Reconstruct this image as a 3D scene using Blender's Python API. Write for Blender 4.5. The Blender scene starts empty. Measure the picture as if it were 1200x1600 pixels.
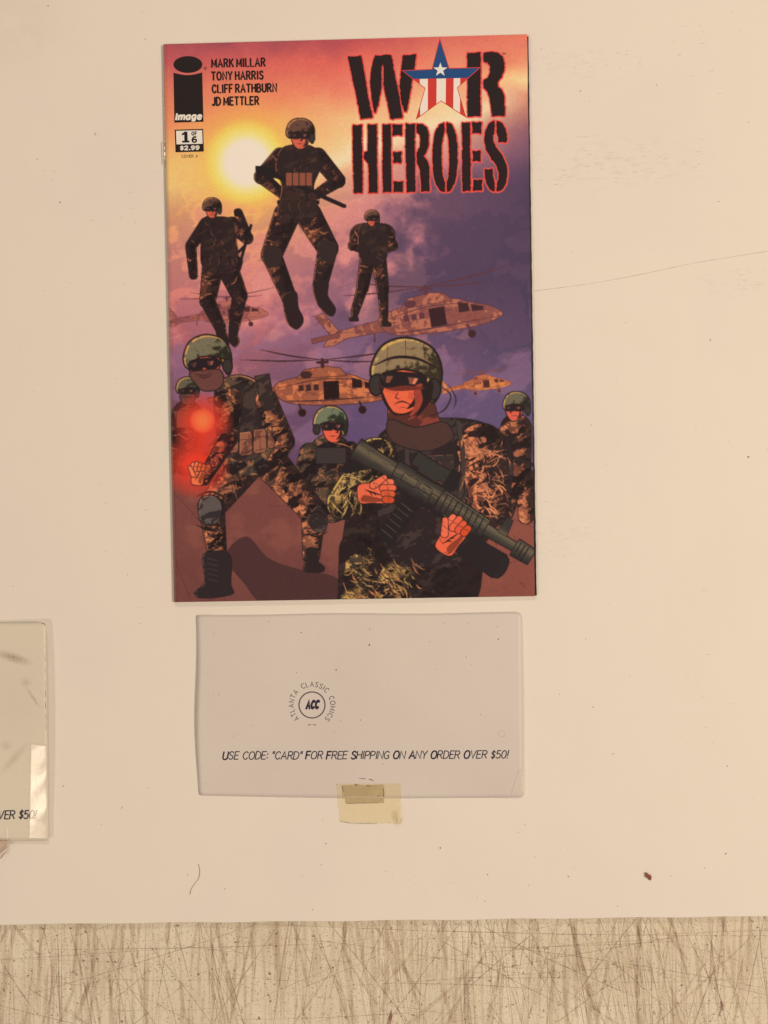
import bpy, math, random
import numpy as np
from mathutils.geometry import tessellate_polygon
from mathutils import Vector

random.seed(7)
RNG = np.random.default_rng(11)
scene = bpy.context.scene
C = scene.collection

# ------------------------------------------------------------------ camera, light, exposure
S = 0.0003            # metres per photo pixel on the board surface
H = 0.56              # camera height above the board
cam_d = bpy.data.cameras.new('camera')
cam = bpy.data.objects.new('camera', cam_d)
C.objects.link(cam)
cam.location = (0, 0, H)
cam.rotation_euler = (0, 0, 0)
cam_d.sensor_fit = 'VERTICAL'
cam_d.sensor_height = 36.0
cam_d.lens = 36.0 * H / (1600 * S)
cam_d.clip_start = 0.01
cam_d.clip_end = 20
scene.camera = cam

world = bpy.data.worlds.new('World')
scene.world = world
world.use_nodes = True
bg = world.node_tree.nodes['Background']
bg.inputs[0].default_value = (1.0, 0.80, 0.60, 1)
bg.inputs[1].default_value = 0.20

def area(name, loc, target, size, power, col):
    d = bpy.data.lights.new(name, 'AREA')
    d.shape = 'DISK'
    d.size = size
    d.energy = power
    d.color = col
    o = bpy.data.objects.new(name, d)
    C.objects.link(o)
    o.location = loc
    o.rotation_euler = (Vector(target) - Vector(loc)).to_track_quat('-Z', 'Y').to_euler()
    return o

WARM = (1.0, 0.80, 0.605)
area('ceiling_lamp_right', (1.05, -0.02, 1.45), (0.05, 0.0, 0), 0.30, 19.2, WARM)
area('ceiling_lamp_far', (0.02, 1.25, 1.60), (0.0, 0, 0), 0.22, 7.2, WARM)
area('ceiling_lamp_left', (-0.99, -0.70, 1.65), (0.0, 0, 0), 0.16, 6.4, WARM)

vs = scene.view_settings
vs.view_transform = 'Standard'
vs.look = 'None'
vs.exposure = 0.0
vs.gamma = 1.0
vs.use_curve_mapping = False

ILLUM = np.array([0.90, 0.735, 0.545])     # light that a white sheet sends back under these lamps

# ------------------------------------------------------------------ helpers
def lin(c):
    c = np.asarray(c, dtype=np.float64) / 255.0
    return np.where(c <= 0.04045, c / 12.92, ((c + 0.055) / 1.055) ** 2.4)

def ink(c):                       # printed / surface colour under the warm lamps -> own base colour
    return np.clip(lin(c) / ILLUM, 0.004, 0.92)

def P(px, py, z=0.0):             # photo measurement -> place on the table at height z
    k = S * (H - z) / H
    return ((px - 600.0) * k, (800.0 - py) * k, z)

def mat(name, col, rough=0.5, spec=0.4, coat=0.0, metallic=0.0):
    m = bpy.data.materials.new(name)
    m.use_nodes = True
    b = m.node_tree.nodes['Principled BSDF']
    b.inputs['Base Color'].default_value = (*[float(x) for x in col], 1)
    b.inputs['Roughness'].default_value = rough
    b.inputs['Specular IOR Level'].default_value = spec
    b.inputs['Coat Weight'].default_value = coat
    b.inputs['Metallic'].default_value = metallic
    return m

class N:                          # tiny node-graph builder
    def __init__(s, m):
        s.t = m.node_tree
        s.b = s.t.nodes.get('Principled BSDF')
        s.co = s.t.nodes.new('ShaderNodeTexCoord')
    def node(s, kind, **kw):
        n = s.t.nodes.new(kind)
        for k, v in kw.items():
            setattr(n, k, v)
        return n
    def link(s, a, b): s.t.links.new(a, b)
    def mapped(s, scale=(1, 1, 1), rot=0.0, loc=(0, 0, 0)):
        n = s.node('ShaderNodeMapping')
        n.inputs['Scale'].default_value = scale
        n.inputs['Rotation'].default_value = (0, 0, rot)
        n.inputs['Location'].default_value = loc
        s.link(s.co.outputs['Object'], n.inputs['Vector'])
        return n.outputs[0]
    def noise(s, scale, detail=4, rough=0.55, vec=None, dist=0.0):
        n = s.node('ShaderNodeTexNoise')
        n.inputs['Scale'].default_value = scale
        n.inputs['Detail'].default_value = detail
        n.inputs['Roughness'].default_value = rough
        n.inputs['Distortion'].default_value = dist
        s.link(vec if vec is not None else s.co.outputs['Object'], n.inputs['Vector'])
        return n.outputs['Fac']
    def ramp(s, fac, stops):
        n = s.node('ShaderNodeValToRGB')
        e = n.color_ramp.elements
        while len(e) > len(stops): e.remove(e[-1])
        while len(e) < len(stops): e.new(0.5)
        for q, (p, c) in zip(e, stops):
            q.position = p
            q.color = (*c, 1) if len(c) == 3 else c
        s.link(fac, n.inputs[0])
        return n.outputs[0]
    def mix(s, fac, a, b, mode='MIX'):
        n = s.node('ShaderNodeMix', data_type='RGBA', blend_type=mode)
        for sock, v in ((n.inputs[0], fac), (n.inputs[6], a), (n.inputs[7], b)):
            if isinstance(v, (int, float)): sock.default_value = v
            elif isinstance(v, (tuple, list, np.ndarray)): sock.default_value = (*[float(x) for x in v][:3], 1)
            else: s.link(v, sock)
        return n.outputs[2]
    def math(s, op, a, b=None):
        n = s.node('ShaderNodeMath', operation=op)
        for sock, v in ((n.inputs[0], a), (n.inputs[1], b)):
            if v is None: continue
            if isinstance(v, (int, float)): sock.default_value = v
            else: s.link(v, sock)
        return n.outputs[0]
    def bump(s, h, strength, dist=0.0002):
        n = s.node('ShaderNodeBump')
        n.inputs['Strength'].default_value = strength
        n.inputs['Distance'].default_value = dist
        s.link(h, n.inputs['Height'])
        s.link(n.outputs[0], s.b.inputs['Normal'])

def obj(name, verts, faces, m, parent=None, smooth=False, mats=None, fmat=None):
    me = bpy.data.meshes.new(name)
    me.from_pydata([tuple(v) for v in verts], [], faces)
    for q in (mats or [m]): me.materials.append(q)
    if fmat is not None: me.polygons.foreach_set('material_index', fmat)
    if smooth: me.polygons.foreach_set('use_smooth', [True] * len(me.polygons))
    me.update()
    o = bpy.data.objects.new(name, me)
    C.objects.link(o)
    if parent: o.parent = parent
    return o

def thing(name, label, cat, group=None):
    o = bpy.data.objects.new(name, None)
    o.empty_display_size = 0.01
    C.objects.link(o)
    return tag(o, label, cat, group)

def tag(o, label, cat, group=None):
    o['label'] = label
    o['category'] = cat
    if group: o['group'] = group
    return o

def catmull(pts, n=8, closed=False):
    p = [np.array(q, float) for q in pts]
    out = []
    L = len(p)
    rng = range(L) if closed else range(L - 1)
    for i in rng:
        p1, p2 = p[i], p[(i + 1) % L]
        p0 = p[(i - 1) % L] if (closed or i > 0) else 2 * p1 - p2
        p3 = p[(i + 2) % L] if (closed or i + 2 < L) else 2 * p2 - p1
        for k in range(n):
            t = k / n
            out.append(0.5 * ((2 * p1) + (-p0 + p2) * t + (2 * p0 - 5 * p1 + 4 * p2 - p3) * t * t + (-p0 + 3 * p1 - 3 * p2 + p3) * t ** 3))
    if not closed: out.append(p[-1])
    return [tuple(q) for q in out]

class Flat:
    """collects flat inked shapes, given in photo measurements, into one mesh lying on a surface z(px, py)"""
    def __init__(s, zf):
        s.v, s.f, s.k, s.zf = [], [], 0, zf
    def poly(s, pts, lift=0.0):
        s.k += 1
        tris = tessellate_polygon([[Vector((x, y, 0)) for x, y in pts]])
        b = len(s.v)
        for x, y in pts:
            s.v.append(P(x, y, s.zf(x, y) + lift + s.k * 2.0e-7))
        for t in tris:
            a, bb, c = [Vector(s.v[b + i]) for i in t]
            n = (bb - a).cross(c - a)
            s.f.append(tuple(b + i for i in (t if n.z >= 0 else t[::-1])))
    def stroke(s, pts, w, lift=0.0):
        p = np.array(pts, float)
        if len(p) < 2: return
        ws = np.full(len(p), w) if np.isscalar(w) else np.asarray(w)
        d = np.gradient(p, axis=0)
        d /= np.maximum(np.linalg.norm(d, axis=1, keepdims=True), 1e-9)
        n = np.stack([-d[:, 1], d[:, 0]], 1)
        # mitre a little at the corners
        for i in range(1, len(p) - 1):
            a = p[i] - p[i - 1]; a /= max(np.linalg.norm(a), 1e-9)
            c = n[i] @ np.array([-a[1], a[0]])
            n[i] /= max(abs(c), 0.55)
        s.k += 1
        b = len(s.v)
        for i in range(len(p)):
            for sg in (1, -1):
                q = p[i] + sg * n[i] * ws[i] / 2
                s.v.append(P(q[0], q[1], s.zf(q[0], q[1]) + lift + s.k * 2.0e-7))
        for i in range(len(p) - 1):
            f = (b + 2 * i, b + 2 * i + 1, b + 2 * i + 3, b + 2 * i + 2)
            a, bb, c = [Vector(s.v[j]) for j in f[:3]]
            s.f.append(f if (bb - a).cross(c - a).z >= 0 else f[::-1])
    def build(s, name, m, parent=None):
        return obj(name, s.v, s.f, m, parent)

# ------------------------------------------------------------------ stroke lettering
GL = {
 'A': (.70, "0,0 .35,1 .70,0;.13,.34 .57,.34"),
 'B': (.60, "0,0 0,1;~0,1 .38,.99 .52,.77 .38,.55 0,.53;~0,.53 .42,.51 .60,.27 .42,.01 0,0"),
 'C': (.62, "~.60,.80 .46,.97 .25,.97 .06,.75 0,.5 .06,.25 .25,.03 .46,.03 .61,.20"),
 'D': (.64, "0,0 0,1;~0,1 .33,.98 .58,.78 .64,.5 .58,.22 .33,.02 0,0"),
 'E': (.52, "0,0 0,1;0,1 .52,1;0,.53 .44,.53;0,0 .52,0"),
 'F': (.50, "0,0 0,1;0,1 .50,1;0,.52 .42,.52"),
 'G': (.64, "~.60,.80 .46,.97 .25,.97 .06,.75 0,.5 .06,.25 .25,.03 .46,.03 .60,.18;.61,.08 .61,.45 .36,.45"),
 'H': (.60, "0,0 0,1;.60,0 .60,1;0,.52 .60,.52"),
 'I': (.10, ".05,0 .05,1"),
 'J': (.42, "~.42,1 .42,.3 .36,.06 .18,0 .02,.12"),
 'K': (.60, "0,0 0,1;.58,1 .02,.44;.20,.62 .60,0"),
 'L': (.50, "0,1 0,0 .50,0"),
 'M': (.78, "0,0 .08,1 .39,.22 .70,1 .78,0"),
 'N': (.62, "0,0 0,1 .62,0 .62,1"),
 'O': (.70, "~.35,1 .12,.90 0,.5 .12,.10 .35,0 .58,.10 .70,.5 .58,.90 .35,1"),
 'P': (.56, "0,0 0,1;~0,1 .40,.99 .56,.75 .40,.50 0,.48"),
 'R': (.60, "0,0 0,1;~0,1 .40,.99 .56,.76 .40,.53 0,.50;.28,.50 .60,0"),
 'S': (.56, "~.52,.84 .36,.99 .14,.96 .04,.76 .16,.58 .42,.44 .54,.25 .42,.04 .18,0 .0,.16"),
 'T': (.60, "0,1 .60,1;.30,1 .30,0"),
 'U': (.60, "~0,1 0,.35 .10,.06 .30,0 .50,.06 .60,.35 .60,1"),
 'V': (.64, "0,1 .32,0 .64,1"),
 'Y': (.62, "0,1 .31,.48 .62,1;.31,.48 .31,0"),
 '0': (.56, "~.28,1 .08,.88 0,.5 .08,.12 .28,0 .48,.12 .56,.5 .48,.88 .28,1"),
 '1': (.34, "0,.80 .20,1 .20,0"),
 '2': (.54, "~0,.80 .12,.98 .38,.99 .52,.78 .40,.50 0,0;0,0 .54,0"),
 '5': (.52, ".48,1 .08,1 .04,.56;~.04,.56 .30,.62 .52,.40 .46,.10 .22,0 0,.12"),
 '6': (.54, "~.48,.92 .28,.98 .06,.70 .0,.32 .14,.03 .38,.03 .54,.28 .40,.52 .16,.50 .02,.34"),
 '9': (.54, "~.06,.08 .26,.02 .48,.30 .54,.68 .40,.97 .16,.97 .0,.72 .14,.48 .38,.50 .52,.66"),
 '$': (.50, "~.48,.80 .32,.92 .12,.88 .04,.70 .16,.56 .38,.46 .48,.30 .38,.12 .16,.08 .0,.20;.25,1.08 .25,-.08"),
 '.': (.14, ".0,.03 .14,.03"),
 ':': (.12, ".06,.12 .06,.26;.06,.60 .06,.74"),
 '"': (.22, ".03,1.02 .0,.72;.20,1.02 .17,.72"),
 '!': (.12, ".08,1.05 .05,.30;.04,.0 .03,.10"),
 'a': (.60, "~.52,.70 .26,.74 .02,.58 .0,.24 .16,.02 .36,.06 .52,.30;.54,.72 .54,0"),
 'e': (.58, "~.04,.38 .54,.40 .50,.64 .28,.74 .06,.62 0,.34 .10,.06 .32,.0 .54,.12"),
 'g': (.60, "~.52,.70 .26,.74 .02,.58 .0,.28 .16,.06 .36,.10 .52,.30;~.54,.72 .54,.0 .40,-.24 .06,-.20"),
 'i': (.12, ".06,0 .06,.72;.06,.88 .06,1.02"),
 'm': (.96, "0,0 0,.72;~0,.5 .22,.74 .46,.62 .46,0;~.46,.5 .70,.74 .94,.62 .94,0"),
}
def glyph_strokes(ch, n=5):
    w, spec = GL[ch]
    out = []
    for part in spec.split(';'):
        sm = part.startswith('~')
        pts = [tuple(float(v) for v in q.split(',')) for q in part.lstrip('~').split()]
        out.append(catmull(pts, n) if sm else pts)
    return w, out

def letter(flat, text, x0, y0, x1, y1, h, weight, gap=.20, space=.42, slant=0.0, bold=(), boldw=1.6, lift=2e-5, rough=0.0, sq=False):
    """text on the line (x0,y0)-(x1,y1) in photo pixels, cap height h"""
    adv, x = [], 0.0
    for ch in text:
        if ch == ' ':
            adv.append(None); x += space
        else:
            adv.append(x); x += GL[ch][0] + gap
    total = x - gap
    L = math.hypot(x1 - x0, y1 - y0)
    sx = L / total
    ux, uy = (x1 - x0) / L, (y1 - y0) / L
    for i, (ch, a) in enumerate(zip(text, adv)):
        if a is None: continue
        w, ss = glyph_strokes(ch)
        wt = weight * (boldw if i in bold else 1.0)
        jx, jy = random.uniform(-rough, rough), random.uniform(-rough, rough)
        for st in ss:
            q = []
            for gx, gy in st:
                X = (a + gx) * sx + gy * h * slant + jx
                Y = gy * h + jy
                q.append((x0 + ux * X + uy * Y, y0 + uy * X - ux * Y))
            # push blunt ends outward a touch so that corners close
            q = np.array(q)
            for e, o_ in ((0, 1), (-1, -2)):
                d = q[e] - q[o_]
                d /= max(np.linalg.norm(d), 1e-9)
                q[e] = q[e] + d * wt * 0.28
            flat.stroke(q, wt, lift)

# ------------------------------------------------------------------ the painted cover picture (colours of printed ink)
SS = 2
OX, OY, CW, CH = 246, 44, 600, 904
Wc, Hc = CW * SS, CH * SS
yy, xx = np.mgrid[0:Hc, 0:Wc].astype(np.float32)
XX = xx / SS + OX
YY = yy / SS + OY

def vnoise(scale, seed, ax=1.0, rot=0.0):
    r = np.random.default_rng(seed)
    c, s_ = math.cos(rot), math.sin(rot)
    u = ((XX - 540) * c + (YY - 500) * s_) / (scale * ax) + 40.3
    v = (-(XX - 540) * s_ + (YY - 500) * c) / scale + 400.7
    n = 1024
    g = r.random((n, n)).astype(np.float32)
    iu, iv = np.floor(u).astype(int), np.floor(v).astype(int)
    fu, fv = u - iu, v - iv
    fu = fu * fu * (3 - 2 * fu); fv = fv * fv * (3 - 2 * fv)
    a = g[iv % n, iu % n]; b = g[iv % n, (iu + 1) % n]
    c2 = g[(iv + 1) % n, iu % n]; d = g[(iv + 1) % n, (iu + 1) % n]
    return (a * (1 - fu) + b * fu) * (1 - fv) + (c2 * (1 - fu) + d * fu) * fv

def fbm(scale, seed, octv=4, ax=1.0, rot=0.0, gain=0.55):
    out, amp, tot = 0, 1.0, 0
    for k in range(octv):
        out = out + amp * vnoise(scale / 2 ** k, seed + k * 17, ax, rot)
        tot += amp
        amp *= gain
    return out / tot

def sstep(a, b, x):
    t = np.clip((x - a) / (b - a), 0, 1)
    return t * t * (3 - 2 * t)

def mixc(a, b, t):
    return a + (b - a) * t[..., None]

def col(c): return np.array(c, np.float32)

NB = fbm(46, 3, 5)
NM = fbm(17, 91, 4)
NS = fbm(6, 55, 4)
NX = fbm(8.5, 77, 4, ax=2.4, rot=-0.5)
NF = vnoise(1.3, 9)

def build_sky():
    cols = {
     262: [(60,(150,66,76)),(95,(188,82,84)),(140,(216,112,90)),(200,(232,138,94)),(245,(240,180,108)),(290,(238,192,116)),(340,(230,160,106)),(400,(222,140,112)),(470,(212,122,110)),(520,(184,102,100)),(570,(138,80,94)),(660,(108,66,78)),(760,(96,56,62))],
     400: [(60,(156,68,78)),(95,(204,88,84)),(140,(226,120,90)),(200,(238,156,92)),(260,(244,188,108)),(330,(234,166,108)),(400,(222,140,116)),(480,(206,120,114)),(540,(168,96,104)),(620,(122,76,94)),(760,(96,60,76))],
     560: [(60,(186,78,78)),(95,(222,100,82)),(140,(230,128,98)),(185,(240,182,124)),(225,(238,200,144)),(270,(224,160,128)),(330,(208,130,122)),(420,(176,108,116)),(500,(124,80,108)),(600,(98,70,110)),(700,(92,64,112)),(760,(96,62,90))],
     700: [(55,(212,100,86)),(110,(230,136,100)),(170,(240,200,142)),(205,(226,168,130)),(250,(196,122,118)),(330,(140,86,106)),(430,(104,72,100)),(520,(98,68,98)),(640,(98,72,116)),(760,(96,64,92))],
     830: [(50,(224,116,90)),(90,(228,134,98)),(125,(244,206,138)),(150,(214,136,104)),(200,(140,84,96)),(260,(104,68,92)),(330,(80,56,80)),(450,(68,54,80)),(540,(76,60,90)),(620,(92,70,108)),(700,(88,74,118)),(760,(84,60,90))],
    }
    ks = sorted(cols)
    rows = []
    for k in ks:
        ys = [q[0] for q in cols[k]]
        cs = np.array([q[1] for q in cols[k]], np.float32)
        rows.append(np.stack([np.interp(np.arange(Hc) / SS + OY, ys, cs[:, i]) for i in range(3)], 1))
    rows = np.stack(rows, 1)                      # Hc x K x 3
    xs = np.arange(Wc) / SS + OX
    out = np.zeros((Hc, Wc, 3), np.float32)
    warp = (NB - 0.5) * 34 + (NM - 0.5) * 10
    yi = np.clip((YY + warp - OY) * SS, 0, Hc - 1).astype(int)
    for j in range(len(ks) - 1):
        a, b = ks[j], ks[j + 1]
        m = ((xs >= a) | (j == 0)) & ((xs < b) | (j == len(ks) - 2))
        t = np.clip((xs[m] - a) / (b - a), 0, 1)[None, :, None]
        out[:, m] = rows[yi[:, m], j] * (1 - t) + rows[yi[:, m], j + 1] * t
    # broken evening clouds in the middle band
    zone = np.exp(-((YY - 420) / 150) ** 2) * sstep(250, 330, YY)
    lav = col((206, 124, 122)); plum = col((112, 72, 98)); pink = col((222, 142, 126))
    f = fbm(34, 201, 5, ax=1.3, rot=-0.35)
    right = sstep(480, 760, XX)
    out = mixc(out, plum, zone * sstep(0.50, 0.60, f) * (0.30 + .34 * right))
    bright = zone * sstep(0.53, 0.60, 1 - f + 0.05 * (NS - .5)) * (0.75 - 0.5 * sstep(640, 800, XX))
    out = mixc(out, lav, bright)
    out = mixc(out, pink, zone * sstep(0.60, 0.66, 1 - f) * (0.6 - 0.5 * right))
    f2 = fbm(60, 303, 5, ax=1.8, rot=-0.5)
    low = sstep(470, 560, YY)
    out = mixc(out, col((142, 96, 128)), low * sstep(0.54, 0.64, f2) * 0.55)
    # dark bank on the right
    bank = sstep(0, 60, (XX - 640) * 0.8 + (YY - 300) * 0.55 + (NB - .5) * 170) * sstep(230, 300, YY) * (1 - sstep(430, 560, YY))
    out = mixc(out, col((74, 55, 80)), bank * 0.72)
    # low sun
    d = np.hypot(XX - 385, YY - 254)
    out = mixc(out, col((246, 190, 78)), 0.95 * np.exp(-np.maximum(d - 54, 0) / 16) * (d > 0))
    out = mixc(out, col((232, 200, 120)), 0.35 * np.exp(-((YY - 270) / 34) ** 2) * np.exp(-((XX - 300) / 90) ** 2))
    out = mixc(out, col((242, 168, 82)), .45 * np.exp(-np.maximum(d - 50, 0) / 52))
    out = mixc(out, col((248, 206, 96)), .9 * (1 - sstep(52, 72, d)))
    out = mixc(out, col((250, 232, 186)), 1 - sstep(26, 58, d))
    out = mixc(out, col((252, 242, 214)), 1 - sstep(10, 44, d))
    # long pale streak through the upper sky
    sd = (YY - (262 - (XX - 480) * 0.34)) + (NB - .5) * 30
    out = mixc(out, col((240, 222, 176)), 0.6 * np.exp(-(sd / 16) ** 2) * sstep(430, 520, XX) * (1 - sstep(760, 840, XX)))
    lum = out.mean(-1, keepdims=True)
    pur = np.clip((out[..., 2:3] - out[..., 1:2]) / 40.0, 0, 1)
    out = out * (1 - .30 * pur) + (lum * np.array([1.10, .96, .97], np.float32)) * .30 * pur
    return out

IMG = build_sky()
# the ground the figures stand on
hor = 742 + (NB - .5) * 6
g = sstep(-3, 3, YY - hor - sstep(520, 830, XX) * -6)
gc = mixc(np.broadcast_to(col((118, 66, 58)), IMG.shape), col((140, 80, 66)), sstep(0.45, 0.62, NB) * 0.6)
gc = mixc(gc, col((92, 52, 48)), sstep(820, 950, YY) * 0.45)
gc = mixc(gc, col((158, 82, 62)), 0.45 * sstep(600, 800, XX))
IMG = mixc(IMG, gc, g)

def bbox(pts, pad=6):
    a = np.array(pts)
    x0 = int(max(0, math.floor((a[:, 0].min() - OX - pad) * SS))); x1 = int(min(Wc, math.ceil((a[:, 0].max() - OX + pad) * SS)))
    y0 = int(max(0, math.floor((a[:, 1].min() - OY - pad) * SS))); y1 = int(min(Hc, math.ceil((a[:, 1].max() - OY + pad) * SS)))
    if x1 <= x0 or y1 <= y0: return None
    return (slice(y0, y1), slice(x0, x1))

def poly_mask(pts, sl):
    X, Y = XX[sl], YY[sl]
    m = np.zeros(X.shape, bool)
    n = len(pts)
    for i in range(n):
        (ax, ay), (bx, by) = pts[i], pts[(i + 1) % n]
        if ay == by: continue
        r0, r1 = min(ay, by), max(ay, by)
        rows = np.nonzero((Y[:, 0] >= r0) & (Y[:, 0] < r1))[0]
        if not len(rows): continue
        yr = Y[rows, 0]
        xc = ax + (yr - ay) * (bx - ax) / (by - ay)
        m[rows] ^= X[rows] >= xc[:, None]
    return m

def cap_mask(c, sl):
    (ax, ay, ra), (bx, by, rb) = c
    X, Y = XX[sl], YY[sl]
    dx, dy = bx - ax, by - ay
    t = np.clip(((X - ax) * dx + (Y - ay) * dy) / (dx * dx + dy * dy + 1e-6), 0, 1)
    return np.hypot(X - ax - t * dx, Y - ay - t * dy) < ra + (rb - ra) * t

def ell_mask(e, sl):
    x, y, rx, ry, a = e
    X, Y = XX[sl] - x, YY[sl] - y
    c, s_ = math.cos(a), math.sin(a)
    return ((X * c + Y * s_) / rx) ** 2 + ((-X * s_ + Y * c) / ry) ** 2 < 1

def shift(m, dx, dy):
    o = np.zeros_like(m)
    h, w = m.shape
    o[max(0, dy):h + min(0, dy), max(0, dx):w + min(0, dx)] = m[max(0, -dy):h + min(0, -dy), max(0, -dx):w + min(0, -dx)]
    return o

def grow(m, r):
    k = max(1, int(round(r * SS)))
    o = m.copy()
    for a in range(12):
        o |= shift(m, int(round(k * math.cos(a * math.pi / 6))), int(round(k * math.sin(a * math.pi / 6))))
    return o

INK = (40, 28, 28)
def shape(pieces, fill, outline=1.1, rim=None, folds=0, foldw=1.2, foldc=INK, oc=INK, hl=(186, 110, 72), shade=(.8, .5)):
    """pieces: ('p', pts) | ('s', pts smooth) | ('c', capsule) | ('e', ellipse)"""
    ext = []
    for k, d in pieces:
        if k in 'ps': ext += list(d)
        elif k == 'c': ext += [(q[0] + s1 * q[2], q[1] + s1 * q[2]) for q in d for s1 in (-1, 1)]
        else: ext += [(d[0] - max(d[2:4]), d[1] - max(d[2:4])), (d[0] + max(d[2:4]), d[1] + max(d[2:4]))]
    sl = bbox(ext)
    if sl is None: return None
    m = np.zeros(XX[sl].shape, bool)
    for k, d in pieces:
        if k == 'p': m |= poly_mask(d, sl)
        elif k == 's': m |= poly_mask(catmull(d, 6, True), sl)
        elif k == 'c': m |= cap_mask(d, sl)
        else: m |= ell_mask(d, sl)
    I = IMG[sl]
    if outline:
        I[grow(m, outline) & ~m] = oc
    v = fill(sl) if callable(fill) else np.broadcast_to(col(fill), I.shape)
    I[m] = v[m]
    if rim:
        c, dx, dy, w = rim
        rm = m & ~shift(m, int(round(dx * w * SS)), int(round(dy * w * SS)))
        rm &= NS[sl] > 0.40
        I[rm] = c
    if folds:
        for kk, cc in pieces:
            if kk != 'c': continue
            (ax, ay, ra), (bx, by, rb) = cc
            dx, dy = bx - ax, by - ay
            LL = math.hypot(dx, dy) + 1e-6
            nx_, ny_ = -dy / LL, dx / LL
            if nx_ * shade[0] + ny_ * shade[1] < 0: nx_, ny_ = -nx_, -ny_
            t_ = np.clip(((XX[sl] - ax) * dx + (YY[sl] - ay) * dy) / LL ** 2, 0, 1)
            s_ = ((XX[sl] - ax) * nx_ + (YY[sl] - ay) * ny_) / (ra + (rb - ra) * t_)
            sm = cap_mask(cc, sl) & m & (s_ + (NX[sl] - .5) * 2.4 > .60)
            I[sm] = col(INK) + (I[sm] - col(INK)) * .12
            sm = cap_mask(cc, sl) & m & (s_ + (NS[sl] - .5) * 2.6 > .12) & ~sm
            I[sm] = I[sm] * .80
        caps = [d for k, d in pieces if k == 'c'] or [((ext[0][0], ext[0][1], 8), (ext[-1][0], ext[-1][1], 8))]
        for _ in range(folds):
            (ax, ay, ra), (bx, by, rb) = random.choice(caps)
            t = random.random()
            x, y, r = ax + (bx - ax) * t, ay + (by - ay) * t, ra + (rb - ra) * t
            an = math.atan2(by - ay, bx - ax) + math.pi / 2 + random.uniform(-.8, .8)
            L = r * random.uniform(.6, 1.3)
            ox, oy = random.uniform(-.7, .7) * r, random.uniform(-.7, .7) * r
            p0 = (x + ox - math.cos(an) * L / 2, y + oy - math.sin(an) * L / 2)
            p2 = (x + ox + math.cos(an) * L / 2, y + oy + math.sin(an) * L / 2)
            p1 = ((p0[0] + p2[0]) / 2 + random.uniform(-.25, .25) * r, (p0[1] + p2[1]) / 2 + random.uniform(-.25, .25) * r)
            line([p0, p1, p2], foldw * random.uniform(.5, 1.4), foldc if random.random() < .68 else hl, clip=(sl, m))
    return sl, m

def line(pts, w, c=INK, taper=True, clip=None, smooth=True):
    q = catmull(pts, 6) if (smooth and len(pts) > 2) else [tuple(p) for p in pts]
    n = len(q)
    for i in range(n - 1):
        def rad(j):
            t = j / max(n - 1, 1)
            return max(0.28, w / 2 * (math.sin(math.pi * (0.08 + 0.84 * t)) if taper else 1))
        a, b = q[i], q[i + 1]
        sl = bbox([a, b], 3)
        if sl is None: continue
        m = cap_mask(((a[0], a[1], rad(i)), (b[0], b[1], rad(i + 1))), sl)
        if clip is not None:
            full = np.zeros((Hc, Wc), bool) if False else None
            cs, cm = clip
            yy0, yy1 = max(sl[0].start, cs[0].start), min(sl[0].stop, cs[0].stop)
            xx0, xx1 = max(sl[1].start, cs[1].start), min(sl[1].stop, cs[1].stop)
            if yy1 <= yy0 or xx1 <= xx0: continue
            mm = m[yy0 - sl[0].start:yy1 - sl[0].start, xx0 - sl[1].start:xx1 - sl[1].start] & cm[yy0 - cs[0].start:yy1 - cs[0].start, xx0 - cs[1].start:xx1 - cs[1].start]
            IMG[yy0:yy1, xx0:xx1][mm] = c
        else:
            IMG[sl][m] = c

def glow(x, y, r, c, k=1.0, p=1.6):
    sl = bbox([(x - r, y - r), (x + r, y + r)], 0)
    d = np.hypot(XX[sl] - x, YY[sl] - y) / r
    a = (k * np.clip(1 - d, 0, 1) ** (1 / p))
    IMG[sl] = mixc(IMG[sl], col(c), np.clip(a, 0, 1).astype(np.float32))

def camo(a=(70, 42, 36), b=(122, 72, 52), c=(190, 112, 74), d=INK, dark=0.46, hi=0.57, grad=None):
    def f(sl):
        n1, n2, n3 = NX[sl], NS[sl], NM[sl]
        o = np.empty(n1.shape + (3,), np.float32)
        o[:] = col(a)
        o[n3 > 0.50] = col(b)
        o[(n2 > hi)] = col(c)
        o[(n1 < dark)] = col(d)
        o += ((NF[sl] - .5) * 14)[..., None]
        if grad is not None:
            gx, gy, c0, lo, hi_ = grad
            t = sstep(lo, hi_, XX[sl] * gx + YY[sl] * gy)
            o = mixc(o, col(c0), t * 0.7)
        return np.clip(o, 0, 255)
    return f

def dark(a=(46, 32, 32), b=(70, 46, 42), th=0.58):
    def f(sl):
        o = np.empty(NX[sl].shape + (3,), np.float32)
        o[:] = col(a)
        o[NX[sl] > th] = col(b)
        return o
    return f

def cyl(c0, c1, ax, ay, bx, by, r):          # light to dark across a tube
    def f(sl):
        dx, dy = bx - ax, by - ay
        L = math.hypot(dx, dy)
        s_ = ((XX[sl] - ax) * dy - (YY[sl] - ay) * dx) / L / r
        t = np.clip(1 - np.abs(s_ - 0.35), 0, 1)
        return mixc(np.broadcast_to(col(c0), s_.shape + (3,)), col(c1), t ** 2)
    return f

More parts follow.
